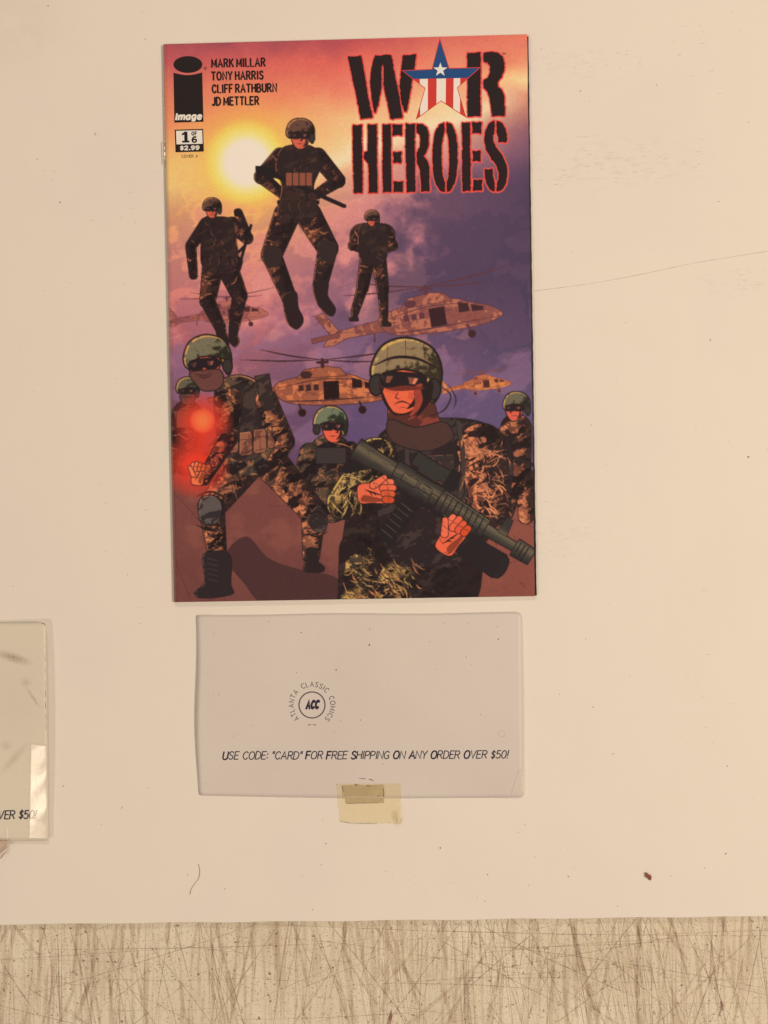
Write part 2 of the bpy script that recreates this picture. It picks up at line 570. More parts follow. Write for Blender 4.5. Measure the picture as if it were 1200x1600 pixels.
# --- helicopters, plain profile
def helicopter(cx, cy, L, ang, c1, c2, flip=1, oc=(92, 50, 44), rot=True):
    ca, sa = math.cos(ang), math.sin(ang)
    def T(pts): return [(cx + flip * (x * ca - y * sa) * L, cy + (x * sa + y * ca) * L) for x, y in pts]
    def f(sl):
        t = np.maximum(sstep(.47, .53, NM[sl]) * .8, sstep(.58, .62, NS[sl]))
        return mixc(np.broadcast_to(col(c1), t.shape + (3,)), col(c2), t)
    ow = max(0.5, L / 240)
    shape([('p', T([(-.62, -.12), (-.57, -.13), (-.50, -.015), (-.20, -.045), (-.16, .025), (-.46, .03), (-.54, .06), (-.60, .06), (-.55, .0)]))], f, ow, oc=oc)
    shape([('p', T([(-.66, .005), (-.50, -.005), (-.50, .015), (-.66, .03)]))], c2, ow, oc=oc)
    shape([('s', T([(-.26, -.05), (-.16, -.085), (.02, -.10), (.18, -.095), (.27, -.06), (.36, -.03), (.44, .02), (.42, .05), (.30, .075), (.05, .08), (-.16, .06), (-.24, .02)]))], f, ow, oc=oc)
    shape([('p', T([(-.13, -.085), (-.08, -.135), (.05, -.15), (.13, -.135), (.17, -.09)]))], f, ow, oc=oc)
    shape([('e', (*T([(-.07, -.105)])[0], L * .035, L * .022, ang))], oc, 0)
    shape([('p', T([(.03, -.06), (.12, -.06), (.12, .045), (.03, .045)]))], tuple(int(v * .62) for v in oc), ow * .6, oc=oc)
    for k in range(3):
        x = -.12 + k * .045
        shape([('p', T([(x, -.045), (x + .03, -.045), (x + .03, -.01), (x, -.01)]))], oc, 0)
    shape([('p', T([(.20, -.075), (.26, -.055), (.26, -.012), (.20, -.012)]))], tuple(int(v * .7) for v in oc), 0)
    shape([('p', T([(.275, -.05), (.345, -.025), (.34, -.005), (.275, -.008)]))], tuple(int(v * .7) for v in oc), 0)
    for k in range(26):
        x = random.uniform(-.55, .36); y = random.uniform(-.06, .06) * (1 if x > -.2 else .3) - (.0 if x > -.2 else .01)
        line(T([(x, y), (x + random.uniform(.015, .07), y + random.uniform(-.015, .015))]), L * random.uniform(.004, .011), oc)
    line(T([(-.22, .045), (.0, .052), (.40, .045)]), L * .008, oc)
    line(T([(-.24, -.035), (.02, -.075), (.26, -.06)]), L * .006, oc)
    for x in (-.12, .24):
        line(T([(x, .07), (x + .012, .115)]), L * .013, oc, taper=False)
        shape([('e', (*T([(x + .014, .12)])[0], L * .022, L * .022, 0))], tuple(int(v * .7) for v in oc), ow * .5, oc=oc)
    line(T([(-.30, .035), (-.305, .075)]), L * .01, oc, taper=False)
    if rot:
        hub = (.03, -.19)
        line(T([(.03, -.15), hub]), L * .022, oc, taper=False)
        line(T([(.0, -.175), (.06, -.175)]), L * .016, oc, taper=False)
        for bx, by in ((-.46, -.215), (.54, -.235), (.40, -.165), (-.34, -.27)):
            line(T([hub, ((hub[0] + bx) / 2, (hub[1] + by) / 2 + .008), (bx, by)]), max(1.0, L * .009), oc)
        for a in (.3, 1.4, 2.5, 3.6):
            line(T([(-.585, -.10), (-.585 + .06 * math.cos(a), -.10 + .06 * math.sin(a))]), max(.7, L * .006), oc)

helicopter(352, 492, 150, -0.10, (176, 100, 84), (142, 76, 72), oc=(108, 58, 62))
helicopter(664, 500, 272, -0.16, (178, 104, 78), (128, 70, 64), oc=(92, 52, 58))
helicopter(752, 601, 104, -0.12, (214, 128, 72), (176, 96, 62), oc=(128, 66, 56))
helicopter(498, 612, 262, -0.05, (206, 114, 70), (146, 80, 58), flip=1, oc=(66, 38, 38))

# --- a generic helmeted head, face hidden by goggles and scarf
def head(cx, cy, r, skin, helm, lean=0.0, look=0, scarf=None, big=False, gl=(40, 29, 31), glr=(92, 52, 46), rimc=(196, 150, 84)):
    ca, sa = math.cos(lean), math.sin(lean)
    def T(pts): return [(cx + r * (x * ca - y * sa), cy + r * (x * sa + y * ca)) for x, y in pts]
    lk = look * 0.18
    shape([('s', T([(-.62 + lk, -.1), (.62 + lk, -.1), (.60 + lk, .55), (.34 + lk, 1.02), (0 + lk * 1.4, 1.16), (-.34 + lk, 1.02), (-.60 + lk, .55)]))], skin, r * .05 + .3)
    if scarf:
        shape([('s', T([(-.66 + lk, .52), (0 + lk, .46), (.66 + lk, .52), (.60, 1.0), (.30, 1.34), (-.30, 1.34), (-.62, 1.0)]))], scarf, r * .04 + .3)
        for k in range(7 if big else 2):
            y = .58 + k * .11
            line(T([(-.5 + lk + random.uniform(0, .2), y), (0 + lk, y + .1), (.5 + lk - random.uniform(0, .2), y + random.uniform(-.05, .1))]), r * .05, (60, 34, 32))
    else:
        if not big: line(T([(lk * 2, .2), (lk * 2 + .10 * (look or 1), .5), (lk * 2 - .04, .54)]), r * .09 + .3)
        if not big: line(T([(-.22 + lk, .78), (.2 + lk, .76)]), r * .10 + .3)
        line(T([(.5 + lk, .2), (.42 + lk, .75), (.2 + lk, 1.0)]), r * .14 + .3)
    def hf(sl):
        t = np.clip(((XX[sl] - cx) * .55 + (YY[sl] - cy) * .8) / r * .6 + .62 + (NS[sl] - .5) * 1.1, 0, 1)
        h = col(helm)
        return mixc(np.broadcast_to(h * 1.35, t.shape + (3,)), h * .52, sstep(.35, .75, t))
    s_ = shape([('s', T([(-1.0, .16), (-1.02, -.25), (-.78, -.78), (-.30, -1.06), (.25, -1.06), (.76, -.80), (1.03, -.25), (1.0, .50), (.84, .72), (.66, .30), (.58, -.06), (0 + lk, -.20), (-.60, -.04), (-.74, .34)]))], hf, r * .06 + .4, rim=(rimc, 1, 1, r * .06 + .3))
    # ear cups
    for sx in ((-1, 1) if big else (1 if look <= 0 else -1,)):
        shape([('e', (*T([(.86 * sx, .36)])[0], r * .19, r * .29, lean))], (56, 48, 44), r * .05 + .3)
    # goggles
    shape([('s', T([(-.60 + lk, .02), (0 + lk, -.04), (.60 + lk, .02), (.58 + lk, .34), (.16 + lk, .36), (0 + lk, .28), (-.16 + lk, .36), (-.58 + lk, .34)]))], gl, r * .05 + .3)
    shape([('p', T([(-.50 + lk, .07), (-.30 + lk, .05), (-.40 + lk, .26), (-.52 + lk, .27)]))], glr, 0)
    shape([('p', T([(.14 + lk, .05), (.46 + lk, .07), (.36 + lk, .26), (.20 + lk, .25)]))], glr, 0)
    shape([('p', T([(.34 + lk, .06), (.44 + lk, .07), (.36 + lk, .24), (.28 + lk, .25)]))], tuple(min(255, v * 1.7) for v in glr), 0)
    line(T([(-1.0 + .3, .10), (-.60 + lk, .14)]), r * .10 + .3, (52, 44, 42), taper=False)
    if big:
        line(T([(-.98, -.22), (-.4, -.50), (.3, -.52), (1.0, -.26)]), r * .09, INK)
        line(T([(-.80, .30), (-.52, .9), (-.2, 1.25)]), r * .09, INK)
        line(T([(.80, .40), (.52, .95), (.2, 1.25)]), r * .09, INK)
        line(T([(-.1, -1.05), (-.06, -.5)]), r * .06, INK)
        line(T([(.45, -.95), (.55, -.45)]), r * .06, INK)
        line(T([(-.62, -.86), (-.60, -.40)]), r * .04, INK)

# --- three descending figures, dark against the glow
SK = (206, 92, 66)
BROWN = camo((62, 38, 34), (92, 54, 42), (168, 98, 64), (46, 31, 31), dark=0.54, hi=0.60)
def jumper(head_at, r, torso, limbs, boots, pack=None, rifle=None, belt=None, rimc=(170, 98, 62), rs=(1, 0)):
    pc = [('c', c) for c in limbs]
    if pack: shape([('s', pack)], dark(), .8, rim=(rimc, rs[0], rs[1], 1.0))
    shape(pc, BROWN, .8, rim=(rimc, rs[0], rs[1], 1.0), folds=len(limbs) * 6, foldw=1.3)
    for q in (limbs[1], limbs[3]):
        shape([('e', (q[1][0], q[1][1], q[1][2] * 1.15, q[1][2] * .95, .6))], (40, 29, 29), .6, rim=(rimc, rs[0], rs[1], .7))
    for b in boots: shape([('s', b)], (44, 31, 31), .6, rim=(rimc, rs[0], rs[1], .8))
    shape([('s', torso)], dark((46, 32, 31), (58, 40, 36)), .6, rim=(rimc, rs[0], rs[1], 1.0))
    if belt:
        (ax, ay), (bx, by), w = belt
        line([(ax, ay), (bx, by)], w, (30, 23, 24), taper=False)
        for k in range(4):
            x = ax + (bx - ax) * (k + .5) / 4
            shape([('s', [(x - w * .7, ay - w * .2), (x + w * .7, ay - w * .2), (x + w * .65, ay + w * 1.5), (x - w * .65, ay + w * 1.5)])], (52, 36, 33), .6, rim=((104, 62, 48), rs[0], rs[1], .8))
    for _ in range(16):
        q = random.choice(torso); c_ = (sum(p[0] for p in torso) / len(torso), sum(p[1] for p in torso) / len(torso))
        t = random.uniform(.1, .9)
        x, y = q[0] + (c_[0] - q[0]) * t, q[1] + (c_[1] - q[1]) * t
        line([(x, y), (x + random.uniform(-5, 5), y + 4), (x + random.uniform(-9, 9), y + random.uniform(5, 10))], random.uniform(.7, 1.4), random.choice([(28, 22, 24), (96, 58, 46), (128, 76, 56)]))
    head(*head_at, r, SK, (74, 50, 40), rimc=(200, 130, 80))
    if rifle:
        (ax, ay), (bx, by), w = rifle
        line([(ax, ay), (bx, by)], w, (36, 28, 29), taper=False)
        mx, my = ax + (bx - ax) * .55, ay + (by - ay) * .55
        line([(mx, my), (mx + (by - ay) * .12 - 2, my + 12 * w / 5)], w, (36, 28, 29), taper=False)
        line([(ax, ay), (ax + (bx - ax) * .22, ay + (by - ay) * .22)], w * 1.9, (36, 28, 29), taper=False)

def boot(x, y, s, d):
    return [(x - 7 * s, y - 16 * s), (x + 7 * s, y - 16 * s), (x + 7 * s, y - 2 * s), (x + (9 + 7 * (d > 0)) * s, y + 6 * s), (x + (8 + 5 * (d > 0)) * s, y + 12 * s), (x - (8 + 5 * (d < 0)) * s, y + 12 * s), (x - (9 + 7 * (d < 0)) * s, y + 6 * s), (x - 7 * s, y - 2 * s)]

# centre: weapon carried across the chest, knees drawn apart
jumper((469, 208), 21,
       [(438, 234), (456, 226), (480, 226), (496, 236), (500, 262), (490, 292), (496, 334), (466, 342), (434, 334), (440, 292), (430, 262)],
       [((438, 244, 13), (408, 276, 11)), ((408, 276, 10), (440, 302, 7)), ((496, 244, 13), (528, 282, 11)), ((528, 282, 10), (494, 304, 7)),
        ((448, 336, 20), (424, 398, 16)), ((424, 398, 15), (452, 466, 11)), ((482, 336, 20), (512, 388, 16)), ((512, 388, 15), (500, 446, 11))],
       [[(442, 462), (462, 456), (466, 480), (474, 500), (464, 514), (450, 506), (444, 486)], [(490, 440), (512, 440), (512, 462), (524, 482), (518, 494), (504, 486), (492, 466)]],
       rifle=((402, 262), (538, 322), 6.5), belt=((436, 316), (496, 316), 9))
for i in range(4):
    x = 447 + i * 10.5
    shape([('p', [(x, 270), (x + 9, 270), (x + 9, 290), (x, 290)])], (138, 76, 56), .6)
shape([('e', (452, 303, 8, 6, .3))], (60, 38, 34), .5)
shape([('e', (488, 307, 8, 6, .3))], (60, 38, 34), .5)
for x, y in ((425, 400), (511, 391)):
    shape([('s', [(x - 13, y - 12), (x + 13, y - 12), (x + 11, y + 14), (x - 11, y + 14)])], (52, 38, 36), .7, rim=(120, 76, 58, ) and ((120, 76, 58), 1, 0, 1.0))
# left: one hand up at the helmet strap, other arm hanging
jumper((331, 324), 14,
       [(318, 342), (334, 338), (364, 344), (370, 380), (372, 418), (344, 426), (316, 416), (314, 376)],
       [((322, 350, 10), (298, 384, 8)), ((298, 384, 8), (302, 430, 6)), ((362, 350, 11), (386, 372, 9)), ((386, 372, 8), (372, 332, 6)),
        ((332, 420, 16), (324, 470, 12)), ((324, 470, 11), (344, 512, 8)), ((356, 420, 16), (374, 462, 12)), ((374, 462, 11), (366, 508, 8))],
       [[(336, 508), (350, 504), (354, 520), (360, 534), (352, 543), (342, 534)], [(359, 504), (374, 506), (371, 522), (374, 534), (366, 542), (358, 530)]],
       rifle=((372, 420), (392, 352), 4.5), rs=(-1, 0), belt=((316, 404), (372, 404), 7))
# right: small, seen square on, pack on the back and arms folded in
jumper((581, 340), 11,
       [(562, 352), (580, 349), (602, 353), (606, 385), (600, 410), (582, 414), (565, 410), (559, 384)],
       [((564, 358, 8), (551, 384, 7)), ((551, 384, 6), (572, 392, 5)), ((600, 358, 8), (614, 384, 7)), ((614, 384, 6), (592, 394, 5)),
        ((573, 408, 11), (566, 450, 9)), ((566, 450, 8), (554, 488, 6)), ((592, 408, 11), (598, 452, 9)), ((598, 452, 8), (600, 492, 6))],
       [boot(554, 494, .62, -1), boot(601, 502, .62, 1)],
       pack=[(556, 352), (608, 352), (612, 380), (552, 380)])

# --- standing and kneeling figures on the ground
def limbfig(limbs, fill, folds=8, **kw):
    return shape([('c', c) for c in limbs], fill, kw.pop('outline', 1.2), folds=folds, **kw)
def hand(x, y, r, c=(226, 96, 66), a=0.0):
    ca, sa = math.cos(a), math.sin(a)
    def T(pts): return [(x + r * (u * ca - v * sa), y + r * (u * sa + v * ca)) for u, v in pts]
    shape([('s', T([(-1.5, -.5), (-.7, -.62), (.0, -.74), (.45, -.62), (.5, .5), (.1, .72), (-.7, .62), (-1.5, .5)]))], c, 1.0)
    shape([('s', T([(-1.2, .1), (-.5, .30), (.2, .56), (-.5, .60), (-1.4, .46)]))], tuple(int(q * .62) for q in c), 0)
    for k in range(4):
        v = -.60 + k * .37
        (ax, ay), (bx, by) = T([(-.02 + .05 * k, v), (.66 - .10 * abs(k - 1), v + .06)])
        shape([('c', ((ax, ay, r * .21), (bx, by, r * .19)))], tuple(max(0, min(255, q + 12 - k * 12)) for q in c), .8)
        line(T([(.30, v - .14), (.36, v + .14)]), r * .05 + .3)
    (ax, ay), (bx, by) = T([(-.55, -.46), (.18, -.86)])
    shape([('c', ((ax, ay, r * .22), (bx, by, r * .16)))], tuple(min(255, q + 8) for q in c), .8)
    for k in range(3): line(T([(-1.1 + k * .25, -.25 + k * .1), (-.8 + k * .25, -.05 + k * .1), (-.7 + k * .25, .2)]), r * .07 + .3)

# ground shadows and lines of the picture
shape([('s', [(352, 868), (385, 838), (420, 872), (470, 890), (520, 900), (560, 930), (520, 948), (420, 948), (380, 910)])], (76, 46, 44), 0)
for pts in ([(272, 770), (330, 842), (352, 944)], [(262, 845), (300, 944)], [(760, 792), (838, 826)], [(700, 905), (838, 868)], [(420, 790), (540, 792)]):
    line(pts, 1.0, (78, 44, 42))

CAM = camo((92, 56, 45), (132, 78, 56), (204, 122, 78), INK, dark=0.44, hi=0.56)
CAMG = camo((66, 54, 45), (92, 68, 52), (150, 98, 66), (40, 29, 30), dark=0.45, hi=0.59)
CAMR = camo((108, 60, 46), (156, 88, 62), (214, 126, 82), (44, 28, 28), dark=0.43, hi=0.54)

# small figure far left
limbfig([((292, 650, 24), (290, 720, 22)), ((274, 660, 12), (266, 730, 11))], CAMG, 12)
shape([('p', [(276, 642), (306, 642), (306, 668), (276, 668)])], (104, 66, 54), .8)
head(293, 608, 17, (196, 84, 66), (74, 66, 52), scarf=(92, 60, 52))
# small figure far right
limbfig([((806, 670, 24), (806, 744, 23)), ((786, 680, 12), (776, 724, 10)), ((806, 744, 15), (790, 800, 12)), ((820, 744, 14), (822, 806, 12))], CAMR, 22)
limbfig([((800, 690, 9), (770, 712, 8))], CAMG, 5)
head(807, 634, 20, (212, 88, 66), (78, 70, 54), look=-1)
line([(760, 700), (838, 728)], 6, (44, 36, 34), taper=False)
# mid figure, looking ahead
limbfig([((516, 712, 34), (516, 780, 36)), ((484, 708, 16), (472, 752, 13)), ((472, 752, 12), (516, 752, 9)), ((546, 706, 16), (566, 748, 13))], CAMG, 34)
shape([('p', [(494, 700), (540, 700), (540, 724), (494, 724)])], (60, 50, 46), .9)
head(516, 662, 25, (222, 92, 64), (82, 84, 64), look=1)
# left figure, holding up a red signal flare
limbfig([((420, 720, 27), (490, 800, 20)), ((490, 800, 19), (486, 868, 13))], CAM, 60)
shape([('s', [(496, 790), (510, 804), (508, 828), (494, 830), (480, 812)])], dark((50, 38, 38), (84, 66, 60), .55), 1.1, rim=((120, 80, 64), 1, 1, 1.2))
line([(474, 806), (496, 800), (514, 812)], 3.0)
line([(478, 834), (496, 838), (512, 830)], 3.0)
shape([('s', boot(486, 878, 1.25, 1))], (44, 32, 32), 1, rim=((110, 70, 56), 1, 0, 1))
limbfig([((386, 722, 28), (330, 792, 21)), ((330, 792, 20), (340, 870, 14))], CAM, 64, rim=((150, 86, 62), 1, 0, 1.5))
shape([('s', [(312, 782), (328, 774), (344, 784), (344, 808), (330, 820), (313, 812)])], dark((50, 42, 42), (92, 78, 72), .50), 1.4, rim=((138, 108, 92), 1, 1, 1.6))
line([(306, 776), (330, 768), (352, 778)], 3.4)
line([(306, 820), (330, 828), (350, 816)], 3.4)
shape([('s', [(318, 866), (358, 866), (360, 912), (362, 928), (316, 934), (304, 926), (320, 908)])], (46, 36, 36), 1.2, rim=((112, 78, 66), 1, 0, 1.4))
for k in range(5): line([(324, 872 + k * 8), (340, 876 + k * 8)], 1.2, (104, 76, 66))
shape([('s', [(338, 606), (372, 586), (412, 604), (434, 650), (440, 724), (398, 742), (352, 730), (338, 670)])], CAMG, 1.4, rim=((172, 112, 72), -1, 1, 1.8))
shape([('s', [(352, 612), (392, 602), (408, 660), (404, 712), (362, 714), (346, 664)])], dark((48, 36, 35), (70, 52, 46), .52), 1.1)
for k, (x, y) in enumerate(((352, 672), (374, 676), (396, 672), (418, 664))):
    shape([('p', [(x + 1, y), (x + 17, y - 2), (x + 19, y + 2), (x + 20, y + 30), (x + 17, y + 34), (x + 3, y + 36), (x, y + 32)])], dark((112, 66, 52), (150, 90, 66), .47), 1.2, rim=((190, 124, 86), 1, 1, 1.2))
    line([(x + 10, y + 11), (x + 11, y + 33)], 1.2)
    line([(x + 3, y + 32), (x + 18, y + 29)], 2.4)
    line([(x + 1, y + 11), (x + 20, y + 9)], 1.4)
limbfig([((362, 624, 17), (356, 684, 15)), ((356, 684, 14), (318, 724, 10))], CAM, 34, rim=((186, 116, 76), -1, 1, 1.2))
limbfig([((416, 626, 17), (446, 690, 14)), ((446, 690, 13), (420, 740, 10))], CAM, 30, rim=((190, 134, 78), -1, 1, 1.6))
shape([('p', [(398, 588), (420, 584), (430, 640), (410, 640)])], dark((52, 40, 38), (78, 58, 50), .52), 1.0)
head(324, 562, 35, (220, 92, 64), (86, 78, 58), lean=-.10, look=-1, scarf=(104, 62, 54), rimc=(206, 148, 80))
line([(312, 730), (316, 662)], 8, (120, 40, 34), taper=False)
for (x, y, r) in ((316, 660, 44), (306, 726, 48)):
    glow(x, y, r * 1.12, (226, 58, 38), 1.2, 1.5)
glow(316, 657, 20, (244, 112, 62), 1.2, 1.8)
limbfig([((354, 690, 13), (318, 748, 10))], camo((112, 48, 38), (150, 60, 44), (206, 86, 58), (58, 28, 28), dark=.42, hi=.55), 14, hl=(220, 90, 60))
hand(309, 734, 15, (240, 108, 66), -1.5)

# right foreground figure, weapon slung low across the body
def ochre(sl):
    o = camo((74, 60, 44), (118, 86, 52), (196, 150, 84), INK, dark=0.45, hi=0.58)(sl)
    return o
limbfig([((586, 730, 34), (572, 870, 40)), ((700, 740, 70), (668, 900, 84)), ((560, 860, 30), (560, 950, 32))], dark((42, 30, 30), (58, 42, 38), .60), 40, hl=(104, 66, 50))
limbfig([((566, 880, 26), (556, 950, 26)), ((622, 906, 30), (600, 950, 30))], ochre, 90, hl=(204, 150, 84))
shape([('s', [(588, 690), (640, 660), (716, 654), (768, 668), (800, 706), (786, 800), (720, 880), (620, 880), (590, 800)])], dark((44, 33, 33), (64, 50, 46), .57), 1.5)
limbfig([((752, 700, 38), (768, 792, 30)), ((768, 792, 28), (706, 852, 18))], CAMR, 90, hl=(220, 134, 88), outline=1.5, foldw=1.8)
limbfig([((588, 716, 32), (536, 786, 25)), ((536, 786, 23), (582, 782, 16))], ochre, 80, hl=(208, 166, 92), outline=1.5, rim=((206, 168, 88), 1, 1, 2.0))
# vest, straps and pouches
for pts in ([(640, 668), (636, 720), (650, 790)], [(716, 660), (724, 720), (716, 790)]):
    line(pts, 7, (66, 54, 48), taper=False)
    line([(p[0] - 4, p[1]) for p in pts], 1.3)
for x, y, w, h in ((652, 712, 58, 30), (640, 752, 30, 36), (676, 752, 32, 36)):
    shape([('p', [(x + 1, y), (x + w - 2, y - 2), (x + w, y + 2), (x + w, y + h - 2), (x + w - 3, y + h), (x + 2, y + h), (x, y + h - 3)])], dark((56, 44, 40), (86, 62, 52), .52), 1.1, rim=((118, 80, 62), 1, 1, 1.2))
    line([(x + 2, y + 9), (x + w - 2, y + 7)], 1.6)
shape([('p', [(606, 630), (676, 622), (692, 676), (606, 680)])], dark((86, 44, 38), (132, 60, 48), .55), 1.0)
head(634, 586, 52, (228, 96, 62), (106, 86, 60), lean=.08, look=-.4, big=True, glr=(128, 74, 54), rimc=(206, 160, 88))
shape([('s', [(646, 606), (660, 600), (664, 622), (652, 642), (640, 650), (648, 630)])], (158, 62, 48), 0)
shape([('s', [(658, 604), (676, 596), (674, 622), (662, 640), (650, 650), (660, 626)])], INK, 0)
shape([('s', [(590, 602), (606, 606), (632, 602), (664, 606), (640, 610), (612, 610)])], (110, 46, 38), 0)
line([(622, 613), (618, 621), (624, 623)], 1.6)
line([(616, 631), (628, 627), (642, 632)], 2.2)
line([(622, 638), (630, 636), (637, 639)], 1.2, (150, 60, 48))
for k in range(8): line([(640 + k * 2.2, 612 + k * .6), (637 + k * 2.2, 622 + k * .8)], .9, (120, 46, 38))
shape([('s', [(608, 656), (648, 668), (686, 660), (700, 664), (706, 686), (664, 704), (612, 688)])], (76, 50, 44), 1.3)
for k in range(6): line([(606 + k * 3, 604 + k), (604 + k * 3, 612 + k)], .9, (150, 62, 50))
line([(690, 604), (704, 618), (694, 640), (668, 652)], 2.2)
line([(700, 600), (712, 622), (708, 640)], 1.6)
for _ in range(70):
    x, y = random.uniform(716, 796), random.uniform(676, 800)
    a = random.uniform(.9, 1.9)
    L = random.uniform(8, 26)
    line([(x, y), (x + math.cos(a) * L * .5 + 2, y + math.sin(a) * L * .5), (x + math.cos(a) * L, y + math.sin(a) * L)], random.uniform(.8, 2.2), random.choice([INK, INK, (214, 128, 84)]))
for _ in range(60):
    x, y = random.uniform(528, 606), random.uniform(690, 800)
    a = random.uniform(1.6, 2.6)
    L = random.uniform(8, 24)
    if (x - 565) * .8 + (y - 745) * .1 > 30: continue
    if abs((x - 588) + (y - 716) * .74) > 26: continue
    line([(x, y), (x + math.cos(a) * L * .5 + 2, y + math.sin(a) * L * .5), (x + math.cos(a) * L, y + math.sin(a) * L)], random.uniform(.8, 2.0), random.choice([INK, (204, 166, 92), (204, 166, 92)]))
for _ in range(80):
    x, y = random.uniform(548, 650), random.uniform(872, 938)
    a = random.uniform(.3, 1.2)
    L = random.uniform(6, 20)
    line([(x, y), (x + math.cos(a) * L * .5, y + math.sin(a) * L * .5 + 2), (x + math.cos(a) * L, y + math.sin(a) * L)], random.uniform(.8, 2.0), random.choice([INK, (196, 122, 74), (188, 150, 84)]))
# generic carbine in plain side view
GX0, GY0, GX1, GY1 = 560, 706, 826, 868
gl_ = math.hypot(GX1 - GX0, GY1 - GY0)
gu = ((GX1 - GX0) / gl_, (GY1 - GY0) / gl_)
GB = 1.28
def G(pts): return [(GX0 + gu[0] * a - gu[1] * b * GB, GY0 + gu[1] * a + gu[0] * b * GB) for a, b in pts]
GUN, GUND, GUNL = (54, 49, 44), (38, 31, 31), (128, 112, 82)
def gunfill(sl):
    s_ = -(XX[sl] - GX0) * gu[1] + (YY[sl] - GY0) * gu[0]
    t = np.exp(-((s_ + 6) / 7) ** 2)
    o = mixc(np.broadcast_to(col(GUN), s_.shape + (3,)), col((122, 104, 76)), t * .7)
    return mixc(o, col(GUND), sstep(6, 18, s_ + (NS[sl] - .5) * 10))
def G2(pts): return ('p', G(pts))
shape([G2([(-6, -15), (34, -13), (70, -14), (70, 6), (30, 8), (0, 30), (-8, 28)])], gunfill, 1.5)
shape([G2([(62, -16), (150, -18), (150, 14), (126, 16), (112, 16), (66, 14)])], gunfill, 1.5)
shape([G2([(146, -15), (232, -12), (232, 14), (146, 16)])], gunfill, 1.5)
for k in range(8): line(G([(154 + k * 9.5, -13), (156 + k * 9.5, 13)]), 2.0, GUND, taper=False)
shape([G2([(232, -7), (296, -5), (296, 5), (232, 7)])], gunfill, 1.3)
shape([G2([(286, -11), (316, -10), (316, 10), (286, 11)])], gunfill, 1.4)
for k in range(3): line(G([(291 + k * 7, -8), (291 + k * 7, 8)]), 2.0, INK, taper=False)
shape([G2([(98, 14), (126, 14), (120, 78), (92, 74)])], gunfill, 1.5)
for k in range(6): line(G([(98 - k, 26 + k * 8), (120 - k, 28 + k * 8)]), 1.2, GUNL)
shape([G2([(64, 12), (84, 12), (70, 48), (50, 44)])], gunfill, 1.3)
shape([G2([(80, -38), (142, -38), (142, -22), (128, -22), (128, -16), (94, -16), (94, -22), (80, -22)])], gunfill, 1.4)
shape([G2([(140, -42), (156, -42), (156, -18), (140, -18)])], GUND, 1.2)
shape([G2([(252, -26), (262, -26), (266, -6), (250, -6)])], gunfill, 1.2)
shape([G2([(182, 16), (282, 14), (288, 36), (280, 46), (182, 40)])], gunfill, 1.5)
shape([('e', (*G([(284, 30)])[0], 8, 18, .55))], (40, 32, 34), 1.4)
for _ in range(46):
    a, b = random.uniform(2, 230), random.uniform(-12, 13)
    line(G([(a, b), (a + random.uniform(4, 16), b + random.uniform(-1.5, 1.5))]), random.uniform(.7, 1.8), random.choice([INK, INK, INK, GUNL]))
for a, b, w, h in ((78, -8, 26, 10), (108, -8, 22, 8), (132, -4, 12, 12)):
    pp = G([(a, b), (a + w, b), (a + w, b + h), (a, b + h)])
    line(pp + [pp[0]], 1.2, INK, taper=False, smooth=False)
for k in range(14): line(G([(66 + k * 6, -17), (69 + k * 6, -17)]), 2.6, INK, taper=False)
for a in (76, 92, 110, 128): line(G([(a, -8), (a + 9, -6)]), 1.6, GUNL)
line(G([(0, -12), (60, -11)]), 1.6, GUNL)
line(G([(150, -14), (230, -11)]), 1.6, (160, 142, 100))
hand(598, 768, 25, (226, 98, 64), -.10)
hand(712, 828, 26, (230, 96, 62), -1.02)
# loose ink hatching over the lower half, and printed grain
for _ in range(120):
    x, y = random.uniform(560, 820), random.uniform(680, 930)
    a = random.uniform(.4, 1.4)
    L = random.uniform(4, 13)
    line([(x, y), (x + math.cos(a) * L, y + math.sin(a) * L)], random.uniform(.6, 1.2), random.choice([INK, INK, (92, 60, 46)]))

def halo_stroke(pts, w, c, k):
    q = list(pts) + [pts[0]]
    for i in range(len(q) - 1):
        sl = bbox([q[i], q[i + 1]], w)
        if sl is None: continue
        m = cap_mask(((*q[i], w / 2), (*q[i + 1], w / 2)), sl)
        IMG[sl][m] = c

